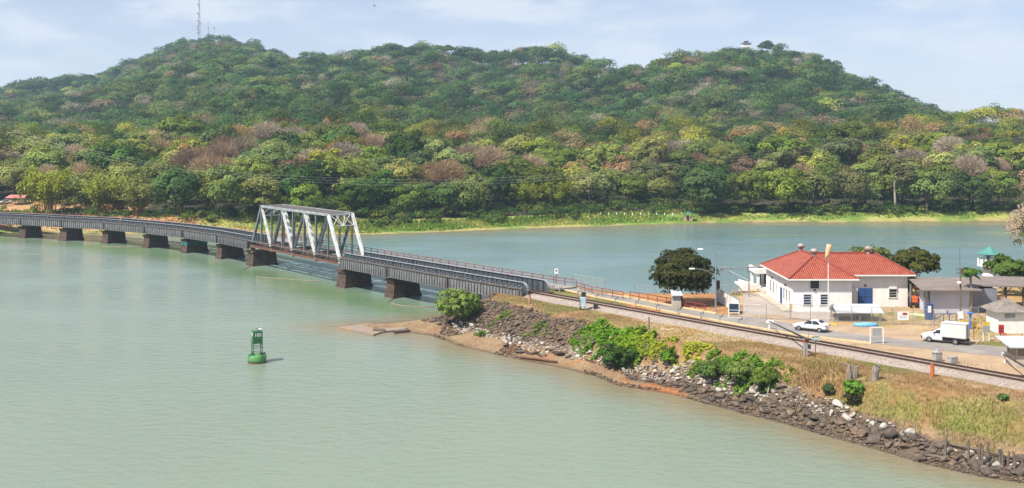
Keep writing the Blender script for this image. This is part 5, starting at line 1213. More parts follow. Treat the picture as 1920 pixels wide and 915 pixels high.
for s in (-1, 1): mb.box((0, s * .60, 2.86), (1.16, .03, .62)); mb.box((s * .60, 0, 2.86), (.03, 1.16, .62)); mb.box((0, s * .60, 3.66), (1.16, .03, .82)); mb.box((s * .60, 0, 3.66), (.03, 1.16, .82))
pn = mb.build('radar_panel', M['buoy'], by_)
mb = MB(); [mb.box((0, s * .615, z), (1.24, .04, .05)) for s in (-1, 1) for z in (3.2, 4.09)]; [mb.box((s * .615, 0, z), (.04, 1.2, .05)) for s in (-1, 1) for z in (3.2, 4.09)]; mb.build('panel_trim', M['buoy_light'], pn)
mb = MB(); mb.box((0, 0, 4.12), (1.1, 1.1, .05)); mb.build('top_deck', M['buoy'], by_)
mb = MB(); mb.lathe((-.05, 0, 4.14), [(.11, 0), (.11, .32), (.15, .34), (.15, .5), (.03, .58)], 10); mb.build('lantern', M['sign_grey'], by_)
mb = MB(); mb.box((.3, 0, 4.34), (.5, .5, .05)); mb.box((.3, 0, 4.24), (.06, .06, .2)); mb.build('solar_panel', M['sign_white'], by_)
def text(s, size, parent, loc, rot, m, name='number', ex=.008):
    c = bpy.data.curves.new(name, 'FONT'); c.body = s; c.size = size; c.align_x = 'CENTER'; c.align_y = 'CENTER'; c.extrude = ex; c.offset = size * .014; c.materials.append(m)
    o = bpy.data.objects.new(name, c); COL.objects.link(o)
    me = bpy.data.meshes.new_from_object(o.evaluated_get(bpy.context.evaluated_depsgraph_get())); bpy.data.objects.remove(o)
    o = link(name, me, parent, loc); o.rotation_euler = rot; return o
text('101', .66, pn, (.04, -.625, 3.66), (R(90), 0, 0), M['sign_white']); text('101', .66, pn, (-.625, 0, 3.66), (R(90), 0, R(-90)), M['sign_white'])

# ------------------------------------------------------------------ poles, signs and posts
def stand(name, lab, cat, px, py, z=ZG, rz=0.0, group=None):
    q = at(px, py, z); g = zl(q.x, q.y)
    if abs(g - z) > .25: q = on_land(px, py)
    return thing(name, lab, cat, (q.x, q.y, max(zl(q.x, q.y), .02)), rz, group)
o = stand('street_lamp', 'tall grey street lamp with two curved arms beside the round tree', 'street lamp', 1342, 583)
mb = MB(); mb.tube([(0, 0, -.2), (0, 0, 4), (0, 0, 8.55)], [.13, .10, .075], 8); mb.build('pole', M['lamp_pole'], o); mb = MB(); mb.box((0, 0, .08), (.5, .5, .2)); mb.build('base', M['concrete'], o)
for z, L, rise in ((8.5, 1.9, .35), (4.95, 3.1, 1.1)):
    mb = MB(); mb.tube([(0, 0, z), (-L * .35, 0, z + rise * .65), (-L * .7, 0, z + rise * .95), (-L, 0, z + rise)], [.055, .05, .045, .04], 6); am = mb.build('arm', M['lamp_pole'], o)
    mb = MB(); mb.loft([[(-L + dx, -w, z + rise - .05), (-L + dx, w, z + rise - .05), (-L + dx, w * .7, z + rise + .09), (-L + dx, -w * .7, z + rise + .09)] for dx, w in ((.1, .08), (-.15, .17), (-.5, .16), (-.7, .06))]); mb.build('lamp_head', M['sign_white'], am)
o = stand('windsock', 'limp cream windsock on a tall pole before the house roof', 'windsock', 1553, 601)
mb = MB(); mb.tube([(0, 0, -.2), (0, 0, 5), (0, 0, 10.2)], [.085, .065, .045], 8); mb.build('pole', M['white_paint'], o)
mb = MB(); mb.lathe((.02, -.1, 10.2), [(.38, .0), (.40, -.05), (.36, -.7), (.29, -1.3), (.25, -1.95)], 12); sk = mb.build('sock', M['sock'], o, True); sk.rotation_euler = (0, R(14), 0); sk.location = (-2.32, 0, .42)
o = stand('utility_pole', 'wooden utility pole with insulators and a round lamp beside the workshop', 'utility pole', 1801, 604)
mb = MB(); mb.tube([(0, 0, -.3), (0, 0, 7.3)], [.15, .10], 8); mb.tube([(-.1, 0, 5), (-.1, 0, 10.0)], .03, 6); mb.build('pole', M['wood'], o)
mb = MB(); [mb.box((-.1, 0, z), (.9, .1, .12)) for z in (6.6, 7.1)]; [mb.box((dx, 0, z + .13), (.09, .09, .18)) for dx in (-.5, .1, .3) for z in (6.6, 7.1)]; mb.build('crossarm', M['wood'], o)
mb = MB(); mb.lathe((-.25, -.15, 5.3), [(.0, -.2), (.25, -.12), (.3, .05), (.2, .2), (0, .24)], 12); mb.build('lamp', M['sign_white'], o, True)
o = stand('road_sign', 'small white square road sign on a red post at the bridge end', 'sign', 1043, 535, 5.0)
mb = MB(); mb.box((0, 0, .9), (.13, .13, 2.0)); mb.build('post', M['red_paint'], o); mb = MB(); mb.box((0, -.09, 2.35), (.62, .03, .88)); pl = mb.build('plate', M['sign_white'], o)
mb = MB(); mb.tube([(0, -.108, 2.45), (0, -.116, 2.45)], .15, 14); mb.build('emblem', mat('sign_maroon', (.12, .03, .05), None, 2, .6), pl)
o = stand('milepost', 'milepost sign reading 1845 beside the railway track', 'sign', 1529, 664)
mb = MB(); mb.box((0, 0, .85), (.09, .09, 2.0)); mb.build('post', M['wood'], o); mb = MB(); mb.box((0, -.07, 1.78), (.86, .03, .55)); pl = mb.build('plate', mat('sign_dark_green', (.05, .10, .10), (.07, .12, .12), 2, .5), o); text('1845', .50, pl, (0, -.095, 1.76), (R(90), 0, 0), M['sign_white'])
o = stand('fence_sign', 'white notice with a red oval hanging on the compound fence', 'sign', 1693, 609)
mb = MB(); mb.box((0, -.12, 1.2), (1.45, .04, 1.1)); pl = mb.build('plate', M['sign_white'], o)
mb = MB(); q = [Vector((.2 + .38 * math.cos(a), -.145, 1.48 + .17 * math.sin(a))) for a in np.arange(0, 6.28, .3)]; mb.slab(q, .012, (0, -1, 0)); mb.build('red_oval', M['sign_red'], pl)
mb = MB(); [mb.box((.03 + random.uniform(-.04, .1), -.147, z), (w, .01, .035)) for z, w in ((1.2, .8), (1.1, 1.0), (1.0, .7), (.86, .9))]; mb.tube([(-.5, -.145, .75), (-.35, -.15, 1.1), (-.5, -.15, 1.35)], .03, 5); mb.build('printed_line', mat('faded_print', (.30, .38, .46), None, 3, .6), pl)
o = stand('frame_sign', 'white goalpost frame holding a grey sign panel beside the road', 'sign', 1644, 645)
mb = MB(); [mb.box((x, 0, .95), (.10, .10, 2.1)) for x in (-.78, .78)]; mb.box((0, 0, 2.02), (1.66, .10, .10)); mb.build('frame', M['white_paint'], o); mb = MB(); mb.box((.02, 0, 1.42), (1.06, .06, .95)); mb.build('panel', M['sign_grey'], o)
o = stand('tilted_sign', 'white tilted sign on a thin pole in front of the workshop', 'sign', 1801, 612)
mb = MB(); mb.box((0, .04, .7), (.09, .08, 1.9)); mb.build('post', M['galv'], o); mb = MB(); mb.box((0, -.03, 1.5), (.72, .05, .95)); p_ = mb.build('plate', M['sign_white'], o); p_.rotation_euler = (0, R(-9), 0); p_.location = (.25, 0, .02)
o = stand('board_sign', 'grey and yellow sign board on two pale legs near the hut', 'sign', 1849, 640)
mb = MB(); [mb.box((x, 0, .6), (.10, .09, 1.5)) for x in (-.36, .36)]; mb.build('leg', M['white_paint'], o); mb = MB(); mb.box((0, -.05, 1.5), (.85, .05, .8)); mb.build('panel', M['sign_grey'], o); mb = MB(); mb.box((0, -.05, 2.15), (.85, .06, .45)); mb.build('top_panel', M['yellow'], o)
o = stand('red_sign', 'red rectangular sign on a brown post in front of the white hut', 'sign', 1876, 643)
mb = MB(); mb.box((0, 0, .6), (.11, .11, 1.5)); mb.build('post', M['wood'], o); mb = MB(); mb.box((.05, -.08, 1.7), (.66, .05, 1.05)); pl = mb.build('plate', M['sign_red'], o); mb = MB(); [mb.box((.05, -.11, z), (.46, .01, .05)) for z in (1.95, 1.78, 1.61, 1.45)]; mb.build('printed_line', mat('dark_print', (.16, .012, .012), None, 3, .6), pl)
o = stand('warning_board', 'small red folding warning board at the foot of the hut', 'sign', 1884, 640)
mb = MB(); mb.slab([(-.36, -.25, 0), (.36, -.25, 0), (.2, 0, 1.0), (-.2, 0, 1.0)], .04, (0, -1, .2)); mb.slab([(-.36, .3, 0), (.36, .3, 0), (.2, .05, 1.0), (-.2, .05, 1.0)], .04, (0, 1, .2)); mb.build('panel', mat('faded_red', (.42, .12, .07), None, 2, .7), o)
o = stand('signpost', 'thin dark signpost with brown and yellow fingers beside the truck', 'sign', 1826, 638)
mb = MB(); mb.box((0, 0, 1.1), (.08, .08, 2.4)); mb.build('post', M['wood'], o); mb = MB(); mb.box((.05, -.05, 2.1), (.7, .05, .35)); mb.box((0, -.05, 1.75), (.55, .05, .25)); mb.build('finger', mat('ochre_brown', (.36, .20, .04), None, 2, .7), o)
o = stand('playground_set', 'yellow playground beam frame with a blue bowl on top', 'play frame', 1818, 617)
mb = MB(); mb.beam((-1.4, 0, 1.0), (.2, .3, 1.05), .12, .2); mb.beam((.1, -.2, 1.2), (1.4, .3, 1.35), .12, .2); [mb.box((x, .1, .55), (.1, .1, 1.2)) for x in (-.9, .2, 1.0)]; mb.build('beam', M['yellow'], o); mb = MB(); mb.tube([(.1, 0, 0), (.1, 0, 1.9)], .14, 8); mb.lathe((.1, 0, 1.9), [(.15, 0), (.45, .15), (.45, .22), (.0, .2)], 14); mb.build('bowl', mat('bright_blue', (.03, .16, .55), None, 2, .5), o)
o = stand('fuel_pump', 'tall dark blue pump cabinet at the workshop corner', 'pump', 1742, 599)
mb = MB(); mb.box((0, 0, .85), (.95, .7, 1.7)); mb.box((.38, 0, 1.4), (.2, .7, 1.4)); mb.box((0, 0, 2.1), (.95, .7, .12)); mb.build('cabinet', M['blue'], o, bevel=.03); mb = MB(); mb.box((-.08, -.37, 1.45), (.45, .05, .9)); mb.build('panel', M['sign_white'], o)
o = stand('exercise_bars', 'low dark blue steel bars in front of the workshop wall', 'exercise bars', 1772, 602)
mb = MB(); mb.beam((-1.5, 0, .95), (1.6, .2, 1.0), .09, .09); mb.beam((-1.3, -.3, .35), (-.2, .4, .75), .08, .08); mb.beam((.2, -.2, .85), (1.2, .4, .95), .08, .08); [mb.box((x, 0, .5), (.09, .09, 1.0)) for x in (-1.4, -.2, .6, 1.5)]; mb.box((.3, 0, 1.2), (.12, .12, .5)); mb.build('bar', M['blue'], o)
o = stand('green_mat', 'pale green sheet lying on the grass beside the workshop', 'sheet', 1722, 592)
mb = MB(); mb.slab([(-1.3, .9, .12), (-.1, 1.0, .16), (1.7, -.6, .12), (1.2, -.9, .10)], .1); mb.build('sheet', mat('lime_sheet', (.36, .60, .24), (.55, .62, .35), 1.5, .7), o)
o = stand('utility_cabinet', 'pale blue steel cabinet with dark top standing by the track', 'cabinet', 1093, 581)
mb = MB(); mb.box((0, 0, 1.15), (.82, .6, 1.35)); mb.build('body', mat('pale_blue_steel', (.42, .58, .66), (.28, .38, .42), 1.6, .5), o, bevel=.02); mb = MB(); mb.box((.12, .35, 2.05), (.66, .5, .9)); mb.box((-.43, 0, .75), (.05, .65, 1.5)); mb.build('upper_box', M['black'], o); mb = MB(); [mb.box((x, 0, .2), (.12, .4, .65)) for x in (-.3, .3)]; mb.build('leg', M['concrete'], o)
o = stand('lineside_box', 'dark square relay box on the ballast beside the pale blue cabinet', 'box', 1117, 580); mb = MB(); mb.box((0, 0, .35), (.62, .55, .7)); mb.box((0, 0, .72), (.7, .62, .06)); mb.build('body', M['black'], o)
for nm, lab, px, py, h, r, m in (('marker_post', 'pinkish brown post beside the bridge end', 993, 569, 1.25, .16, mat('pink_wood', (.42, .24, .16), (.30, .16, .11), 2, .8)), ('iron_post', 'thin black iron post standing on the slope top', 1217, 617, 1.5, .09, M['rust_dark']), ('steel_pipe_post', 'rust orange pipe post at the edge of the ballast', 1748, 706, 1.35, .2, mat('orange_rust', (.50, .14, .035), (.36, .09, .03), 2, .8))):
    o = stand(nm, lab, 'post', px, py); mb = MB(); mb.tube([(0, 0, -.3), (0, 0, h)], r, 12); mb.build('shaft', m, o)
    mb = MB(); mb.lathe((0, 0, h), [(r * 1.04, 0), (r * 1.04, .03), (r * .6, .05)], 12); mb.build('cap', M['rust'], o)
for k, (px, py) in enumerate(((1757, 678), (1786, 682))):
    o = stand('concrete_stump', ('taller' if k == 0 else 'shorter') + ' weathered concrete block stump beyond the track', 'stump', px, py, group='concrete stumps beyond the track'); h = 1.05 - .3 * k
    mb = MB(); mb.box((0, 0, h / 2), (.85 + .1 * k, .75, h), .3, .94); mb.box((-.05, 0, h + .05), (.9, .8, .14), .32, .9)
    if k == 0: mb.box((.05, 0, h + .18), (.45, .4, .18), .5, .8)
    mb.build('block', M['concrete'], o)
for k, (px, py, h) in enumerate(((1599, 712, 1.5), (1640, 711, 1.25))):
    o = stand('tree_stump', ('grey broken tree stump wrapped in bright leaves', 'bare leaning grey tree stump on the slope top')[k], 'stump', px, py, 4.2); mb = MB()
    if k == 0: mb.tube([(-.4, 0, -.8), (-.4, 0, h)], [.3, .2], 7); mb.tube([(.25, .1, -.6), (.35, .1, h * .9)], [.3, .28], 7); mb.tube([(-.5, 0, h), (-1.2, .1, h + .2)], [.1, .05], 5); mb.tube([(0, 0, h * .8), (.1, 0, h + .9)], [.08, .03], 5)
    else: mb.tube([(0, 0, -.8), (.05, 0, h * .6), (.3, 0, h)], [.42, .38, .42], 9); mb.tube([(.3, 0, h), (.5, .1, h + .16)], [.3, .1], 7)
    mb.build('trunk', mat('grey_wood', (.30, .26, .22), (.14, .11, .09), 2.5, .95, bump=.04, stretch=(3, 3, .5)), o)
def boom(lab, base, tip, rest):
    b = at(*base, ZG); o = thing('crossing_barrier', lab, 'barrier', (b.x, b.y, ZG), group='long barriers over the track'); t = Vector(tip)
    mb = MB(); [mb.box((x, 0, .95), (.16, .28, 2.1)) for x in (-.14, .14)]; mb.build('post', M['sign_grey'], o); mb = MB(); mb.box((0, 0, 1.75), (.5, .34, .22)); mb.build('band', M['sign_red'], o)
    l = t - Vector((b.x, b.y, ZG)); u = l.normalized(); mb = MB(); mb.tube([Vector((0, 0, 2.05)) - u * .9, (0, 0, 2.05), l], [.16, .13, .07], 8); mb.build('boom', M['black'], o)
    mb = MB(); mb.box((.42, 0, 1.1), (.35, .3, .5)); mb.build('counterweight', M['girder'], o)
    mb = MB(); mb.tube([(.25, 0, 1.9), (.5, .1, 2.9)], .03, 5); mb.build('chain_rod', M['rust_dark'], o)
    q = at(*rest, ZG); r = thing('barrier_rest', 'white rest post with a white board under the ' + ('far end of the left barrier boom' if 'milepost' in lab else 'right barrier boom'), 'post', (q.x, q.y, ZG)); mb = MB(); mb.box((0, 0, .6), (.16, .16, 1.4)); mb.build('post', M['white_paint'], r); mb = MB(); mb.box((.1, -.1, 1.05), (.95, .12, .34)); mb.build('board', M['sign_white'], r)
boom('black barrier boom reaching over the track left of the milepost', (1510, 668), (33.2, 137.6, 5.75), (1442, 618))
boom('black barrier boom at the right edge before the booth', (1948, 742), (54.3, 118.2, 5.6), (1884, 681))
# fences and railings
def fence(lab, pts, h, sp, name='chain_link_fence', post='galv', rails=(1.0,), mesh=True, cat='fence', pr=.045, gapw=.016, rail_m='wire', rr=.022):
    P = [Vector((p[0], p[1], zl(p[0], p[1]) if abs(zl(p[0], p[1]) - ZG) < .4 else ZG)) for p in pts]; o = thing(name, lab, cat, P[0]); ra, me = MB(), MB()
    for i in range(len(P) - 1):
        a, b = P[i], P[i + 1]; L = (b - a).length; k = max(1, round(L / sp)); u = (b - a).normalized()
        for j in range(k + (i == len(P) - 2)): c = a.lerp(b, j / k); po = MB(); po.tube([c - Vector((0, 0, .1)), c + Vector((0, 0, h))], pr, 6); po.build('post', M[post], o, world=True)
        for f_ in rails: ra.beam(a + Vector((0, 0, h * f_)), b + Vector((0, 0, h * f_)), rr * 2, rr * 2)
        if mesh:
            s = .34; m_ = int(L / s)
            for j in range(-int(h / s), m_ + 1):
                for d in (1, -1):
                    t0 = j * s if d > 0 else j * s + h; t1 = t0 + d * h; z0, z1 = 0.05, h
                    lo_, hi_ = (t0, t1)
                    def clip(t): return max(0, min(L, t))
                    c0, c1 = clip(lo_), clip(hi_)
                    if abs(c1 - c0) < .05: continue
                    f0, f1 = (c0 - t0) / (t1 - t0), (c1 - t0) / (t1 - t0)
                    me.beam(a + u * c0 + Vector((0, 0, .05 + (h - .05) * f0)), a + u * c1 + Vector((0, 0, .05 + (h - .05) * f1)), gapw, gapw)
    ra.build('rail', M[rail_m], o, world=True)
    if mesh: me.build('wire_netting', M['wire'], o, world=True)
    return o
Z2 = lambda l, z=ZG: [tuple(at(x, y, z)[:2]) for x, y in l]
fence('red two rail railing along the road at the bridge end', [tuple((BP[0] + (BP[0] - BP[1]).normalized() * .4 + Vector((.766, .642, 0)) * 8.45)[:2])] + Z2([(1110, 546.5), (1168, 556.5)], 5.0), 1.2, 2.3, 'road_railing', 'red_paint', (.97, .52), False, 'railing', .065, rail_m='red_paint', rr=.045)
fence('red two rail railing in front of the round tree', Z2([(1181, 559), (1250, 571), (1322, 584.5)], 4.7), 1.15, 1.9, 'road_railing', 'red_paint', (.97, .5), False, 'railing', .065, rail_m='red_paint', rr=.045)
fence('tall wire fence panel behind the red railing', Z2([(1075, 538), (1134, 548)], 5.0), 2.5, 1.9, mesh=True, rails=(1.0,))
fence('wire fence between the round tree and the water', [(19.4, 168.7), (35.6, 168.7)], 1.5, 3.2)
fence('long wire fence along the front of the compound', Z2([(1393, 598.5), (1481, 600.5), (1597, 604), (1673, 608), (1751, 610.5), (1835, 606)]), 2.15, 2.75, rails=(1.0, .04))
fence('white framed wire gate at the yard entrance', Z2([(1366, 596), (1424, 598.5)]), 2.0, 2.1, 'wire_gate', 'white_paint', (1.0, .55, .04), False, 'gate', .05, rail_m='white_paint')
o = stand('yellow_sign', 'small yellow sign on the compound fence by the house corner', 'sign', 1483, 599); mb = MB(); mb.box((0, -.08, 1.75), (.34, .04, .8)); mb.build('plate', M['yellow'], o); mb = MB(); mb.box((0, 0, 1), (.06, .06, 2.1)); mb.build('post', M['galv'], o)
mp_ = []
for k, (px, py) in enumerate(((1035, 545), (1049, 548), (1083, 555), (1118, 562), (1154, 567), (1192, 574), (1231, 581), (1271, 588.5), (1314, 596), (1350, 602), (1386, 608))):
    o = stand('guard_post', 'grey marker post with bracket along the near road edge', 'post', px, py, group='marker posts along the road', z=4.7); mb = MB(); mb.box((0, 0, .4), (.14, .14, 1.0)); mb.build('post', M['galv'], o); mb = MB(); mb.box((.22, 0, .72), (.32, .06, .08)); mb.box((.36, 0, .85), (.1, .1, .34)); mb.build('bracket', M['girder'], o); mp_.append(o)
tell_apart(mp_)
o = stand('yellow_kerb', 'yellow painted kerb block beside the white shelter', 'kerb', 1560, 609); mb = MB(); mb.box((0, 0, .1), (1.5, .25, .24), -.6, .9); mb.build('block', M['yellow'], o)
# kiosk under the round tree
o = stand('gate_kiosk', 'small kiosk with a sloping white roof under the round tree', 'kiosk', 1268, 578)
mb = MB(); mb.box((0, 0, .55), (1.25, 1.1, 1.2)); mb.build('base', M['pale_concrete'], o); mb = MB(); mb.box((0, 0, 1.5), (1.15, 1.0, .8)); mb.build('cabin', M['sign_grey'], o); mb = MB(); mb.slab([(-.85, -.85, 2.0), (.85, -.85, 2.0), (.75, .8, 2.6), (-.75, .8, 2.6)], .1); mb.build('roof', M['white_roof'], o)

# ------------------------------------------------------------------ power lines, bird, far shore bits
def cable(lab, pts, d, dz, r=.035):
    P = [Vector(((x - 960) * d / FPX, d, CAM_H - (y - YH) * d / FPX + dz)) for x, y in pts]; mb = MB(); mb.tube(P, r, 5)
    o = mb.build('power_line', M['wire'], None, True); tag(o, lab, 'cable', 'power lines across the bay')
pw = [(-60, 225), (60, 262), (150, 287), (300, 318), (480, 337), (700, 347), (860, 347.5), (1000, 340), (1200, 321), (1400, 298), (1550, 280), (1700, 258), (1850, 228), (1990, 196)]
for k, w in enumerate(('lowest', 'middle', 'upper')): cable('%s of the sagging power lines crossing before the far wood' % w, pw, 300 + k * .8, k * .75, .014)
for k, w in enumerate(('lower', 'upper')): cable('%s thin power line in the sky at the right' % w, [(1560, 206), (1740, 190), (1850, 178), (1990, 162)] , 300, k * 1.6, .018)
bd = thing('bird', 'tiny dark bird in the sky above the hill saddle', 'bird', ((702 - 960) * .1, 200, CAM_H + (YH - 11) * .1)); mb = MB()
mb.loft([[(x, -w, 0), (x, 0, w * .8), (x, w, 0), (x, 0, -w * .8)] for x, w in ((-.28, .01), (-.12, .07), (.1, .07), (.22, .05), (.3, .01))]); mb.slab([(-.05, .05, .02), (.08, .05, .02), (.0, .5, .16), (-.1, .48, .16)], .015); mb.slab([(-.05, -.05, .02), (-.1, -.48, .16), (.0, -.5, .16), (.08, -.05, .02)], .015); mb.build('body', M['black'], bd)
bo_ = []
mb = MB(); mb.box((0, 0, .4), (.35, .35, 1.0), 0, .8); b0 = mb.build('bollard', M['white_paint'])
far_b = [(px, 403) for px in range(104, 226, 13)] + [(px, 404) for px in range(1126, 1262, 15)]
for k, (px, py) in enumerate(far_b):
    b_ = b0 if k == 0 else b0.copy()
    if k: COL.objects.link(b_)
    u = (px - 960) / FPX; dd = np.arange(318, 400, .5); zz = z_far(u * dd, dd); yy = YH + FPX * (CAM_H - zz) / dd; i = int(np.argmax(yy <= py)); i = i if i else 30
    b_.location = (u * dd[i], dd[i], zz[i]); tag(b_, 'white roadside bollard on the far shore, ' + ('left of the bridge truss' if px < 500 else 'left of the gazebo'), 'bollard', 'white bollards of the far road'); bo_.append(b_)
tell_apart(bo_)
# floating booms and the old slab at the water's edge
for lab, pts in (('thin floating boom before the truss pier', [(458, 505), (470, 498), (480, 497)]), ('pale floating boom left of the right truss pier', [(480, 519), (530, 523), (575, 526), (604, 528)]), ('curved floating boom at the nearest open pier', [(728, 566), (735, 561), (745, 559)]), ('floating boom right of the nearest open pier', [(731, 568), (752, 573), (785, 575), (816, 575)]), ('pale floating boom below the left piers', [(190, 462), (230, 462.5), (268, 462.5)])):
    P = [at(x, y, .06) for x, y in pts]; mb = MB(); mb.tube(P, .07, 6); o = mb.build('floating_boom', M['wood'] if 'curved' in lab or 'thin' in lab else M['sleeper'], None, True); tag(o, lab, 'boom', 'floating booms by the piers')
sb = thing('old_slab', 'broken brown concrete slab awash at the tip of the point', 'slab', at(665, 612, .1))
mb = MB(); mb.slab([at(632, 613, .25), at(700, 627, .25), at(716, 622, .22), at(760, 616, .3), at(775, 609, .3), at(692, 606, .25)], .35); mb.build('deck', mat('wet_brown_slab', (.30, .19, .11), (.20, .17, .15), .5, .6), sb, world=True)
mb = MB(); mb.slab([at(699, 617, .5), at(722, 618, .5), at(722, 615.5, .5), at(700, 614.5, .5)], .3); mb.build('broken_block', M['wood'], sb, world=True)
mb = MB(); mb.slab([at(738, 621, .42), at(768, 618, .42), at(768, 616, .42), at(740, 618.5, .42)], .3); mb.build('broken_block', M['wood'], sb, world=True)
logs = (('rusty pipe lying on the orange shore', (975, 673), (1045, 682), .18, 'rust'), ('grey log leaning on the dark rubble below the bridge end', (914, 592), (931, 568), .17, 'wood'), ('second grey log beside it on the dark rubble', (929, 590), (954, 570), .2, 'wood'), ('short pale driftwood among the shore rocks', (1308, 713), (1328, 722), .16, 'pale_bark'), ('pale branch upright against the shore boulders', (1439, 745), (1443, 722), .08, 'pale_bark'), ('dark leaning branch in the white stones', (1488, 785), (1502, 734), .10, 'wood'), ('long black beam behind the rotten stakes', (1765, 834), (1905, 868), .14, 'wood'), ('dark beam low at the waterline before the stakes', (1735, 858), (1788, 868), .15, 'wood'))
for lab, a, b, r, m in logs:
    A_, B_ = on_land(*a, .22), on_land(*b, .22)
    if 'upright' in lab or 'leaning branch' in lab: A_ = on_land(*a); B_ = A_ + Vector(((b[0] - a[0]) * A_.y / FPX, .2, (a[1] - b[1]) * A_.y / FPX))
    mb = MB(); mb.tube([A_, A_.lerp(B_, .5) + Vector((0, 0, .06)), B_], [r, r * .9, r * .7], 7); o = mb.build('driftwood' if 'pipe' not in lab else 'pipe', M[m], None, True); tag(o, lab, 'pipe' if 'pipe' in lab else 'driftwood')
sk_ = []
for x, y0, y1 in ((1772, 866, 818), (1816, 870, 827), (1836, 872, 832), (1842, 877, 836), (1852, 872, 832), (1874, 871, 842), (1879, 877, 842), (1890, 876, 848), (1902, 885, 848), (1917, 887, 858)):
    q = on_land(x, y0); h = (y0 - y1) * q.y / FPX; mb = MB(); mb.tube([(0, 0, -.5), (random.uniform(-.06, .06), 0, h * .5), (random.uniform(-.15, .15), random.uniform(-.1, .1), h)], [.13, .11, .085], 6)
    o = mb.build('stake', M['rust_dark'] if x % 3 else M['wood']); o.location = q; tag(o, 'rotten dark stake standing in the shore rocks', 'stake', 'rotten stakes at the right shore'); sk_.append(o)
tell_apart(sk_)
# ------------------------------------------------------------------ rocks
import bmesh
def rock_data(seed, sub):
    r = np.random.default_rng(seed); bm = bmesh.new(); bmesh.ops.create_icosphere(bm, subdivisions=sub, radius=1); v = np.array([q.co[:] for q in bm.verts]); f = np.array([[l.index for l in p.verts] for p in bm.faces]); bm.free()
    for k in range(9):                            # broken faces: cut off caps
        d = r.normal(size=3); d /= np.linalg.norm(d); c = r.uniform(.38, .72); t = v @ d; v = np.where((t > c)[:, None], v - d * (t - c)[:, None], v)
    v *= r.uniform(.75, 1.25, 3); v[:, 2] *= .72
    v += (r.normal(size=v.shape)) * .02
    return v, f
DK, BR, PA = (.095, .073, .056), (.15, .103, .070), (.37, .335, .29)
def rock_proto(seed, base):
    v, f = rock_data(seed, 2); c = np.tile(base, (len(v), 1)) * np.random.default_rng(seed).uniform(.85, 1.15, (len(v), 1)); return np_mesh('rock', v, f, M['rock'], c, nv=3)
RP = {'dark': [rock_proto(s, DK) for s in range(5)], 'brown': [rock_proto(s, BR) for s in range(10, 14)], 'pale': [rock_proto(s, PA) for s in range(20, 24)]}
N = 200000; x = rng.uniform(-14, 62, N); y = rng.uniform(70, 172, N)
z = z_land(x, y); dS = seg_dist(x, y, SHORE_F); px = 960 + FPX * x / y; py = YH + FPX * (CAM_H - z) / y
ok = inside(x, y, LANDP) & (px < 1935) & (z > .02) & ~inside(x, y, PLAT)
noise = vnoise(x, y, 81, 3, .22)
point = (x < 10) & (z > .85) & (z < 4.3) & (noise + np.clip((4.6 - x) / 30, -.2, .2) > .30)
beach = (x < 10) & (dS < 6) & (noise > .62)
wid = np.interp(px, [930, 1060, 1200, 1330, 1480, 1600, 1760, 1920], [4.6, 4.6, 4.8, 4.6, 5.0, 4.5, 3.7, 3.8]) + 1.4 * (noise - .5)
start = np.interp(px, [930, 1060, 1200, 1300, 1400, 1920], [3.8, 3.4, 2.2, .8, .2, .0])
upper = (px > 1040) & (px < 1240) & (z > 2.2) & (z < 4.4) & (noise > .46)
band = (x >= 1) & (dS < wid) & (dS > start) & (noise > .20)
rim = (dS < .9) & (noise > .45) & (px > 700)
ok &= point | beach | band | upper | rim
x, y, z, dS, px, py, noise = (a[ok] for a in (x, y, z, dS, px, py, noise))
wl = np.interp(px, [930, 1060, 1200, 1330, 1480, 1600, 1760, 1920], [4.6, 4.2, 3.8, 3.6, 4.2, 4.2, 3.8, 3.2])  # line of bleached stones
pale = (np.abs(dS - wl) < 1.1 + .8 * (noise - .5)) & (px > 850) & (rng.random(len(x)) < np.interp(px, [850, 1500, 1640, 1920], [.72, .72, .42, .25]))
kind = np.where(pale, 2, np.where(rng.random(len(x)) < .42, 1, 0))
sz = np.clip(rng.lognormal(-1.62, .50, len(x)), .09, .80) * np.where(pale, .85, 1.0) * np.interp(px, [800, 1100, 1400, 1920], [.9, .85, 1.05, 1.15]) * np.where(dS < .9, .6, 1)
order = np.argsort(-sz / y)                       # the ones that show largest first, each clear of those already set
keep, cell = [], {}
for i in order:
    s = sz[i]; cx, cy = int(x[i] / 1.2), int(y[i] / 1.2); hit = False
    for a in (-1, 0, 1):
        for b_ in (-1, 0, 1):
            for j in cell.get((cx + a, cy + b_), ()):
                if (x[i] - x[j]) ** 2 + (y[i] - y[j]) ** 2 < ((s + sz[j]) * .43) ** 2: hit = True; break
            if hit: break
        if hit: break
    if hit: continue
    keep.append(i); cell.setdefault((cx, cy), []).append(i)
    if len(keep) > 11000: break
RZ = [(940, 'on the bare point'), (1060, 'below the blue cabinet'), (1200, 'below the green creepers'), (1330, 'left of the driftwood'), (1480, 'below the long green shrubs'), (1600, 'below the brown tussocks'), (1760, 'below the leafy stump'), (9999, 'among the stakes')]
KN = ('dark', 'brown', 'pale'); rocks = []; rv, rf, rc, off = [], [], [], 0
small = [rock_data(s, 1) for s in range(40, 46)]
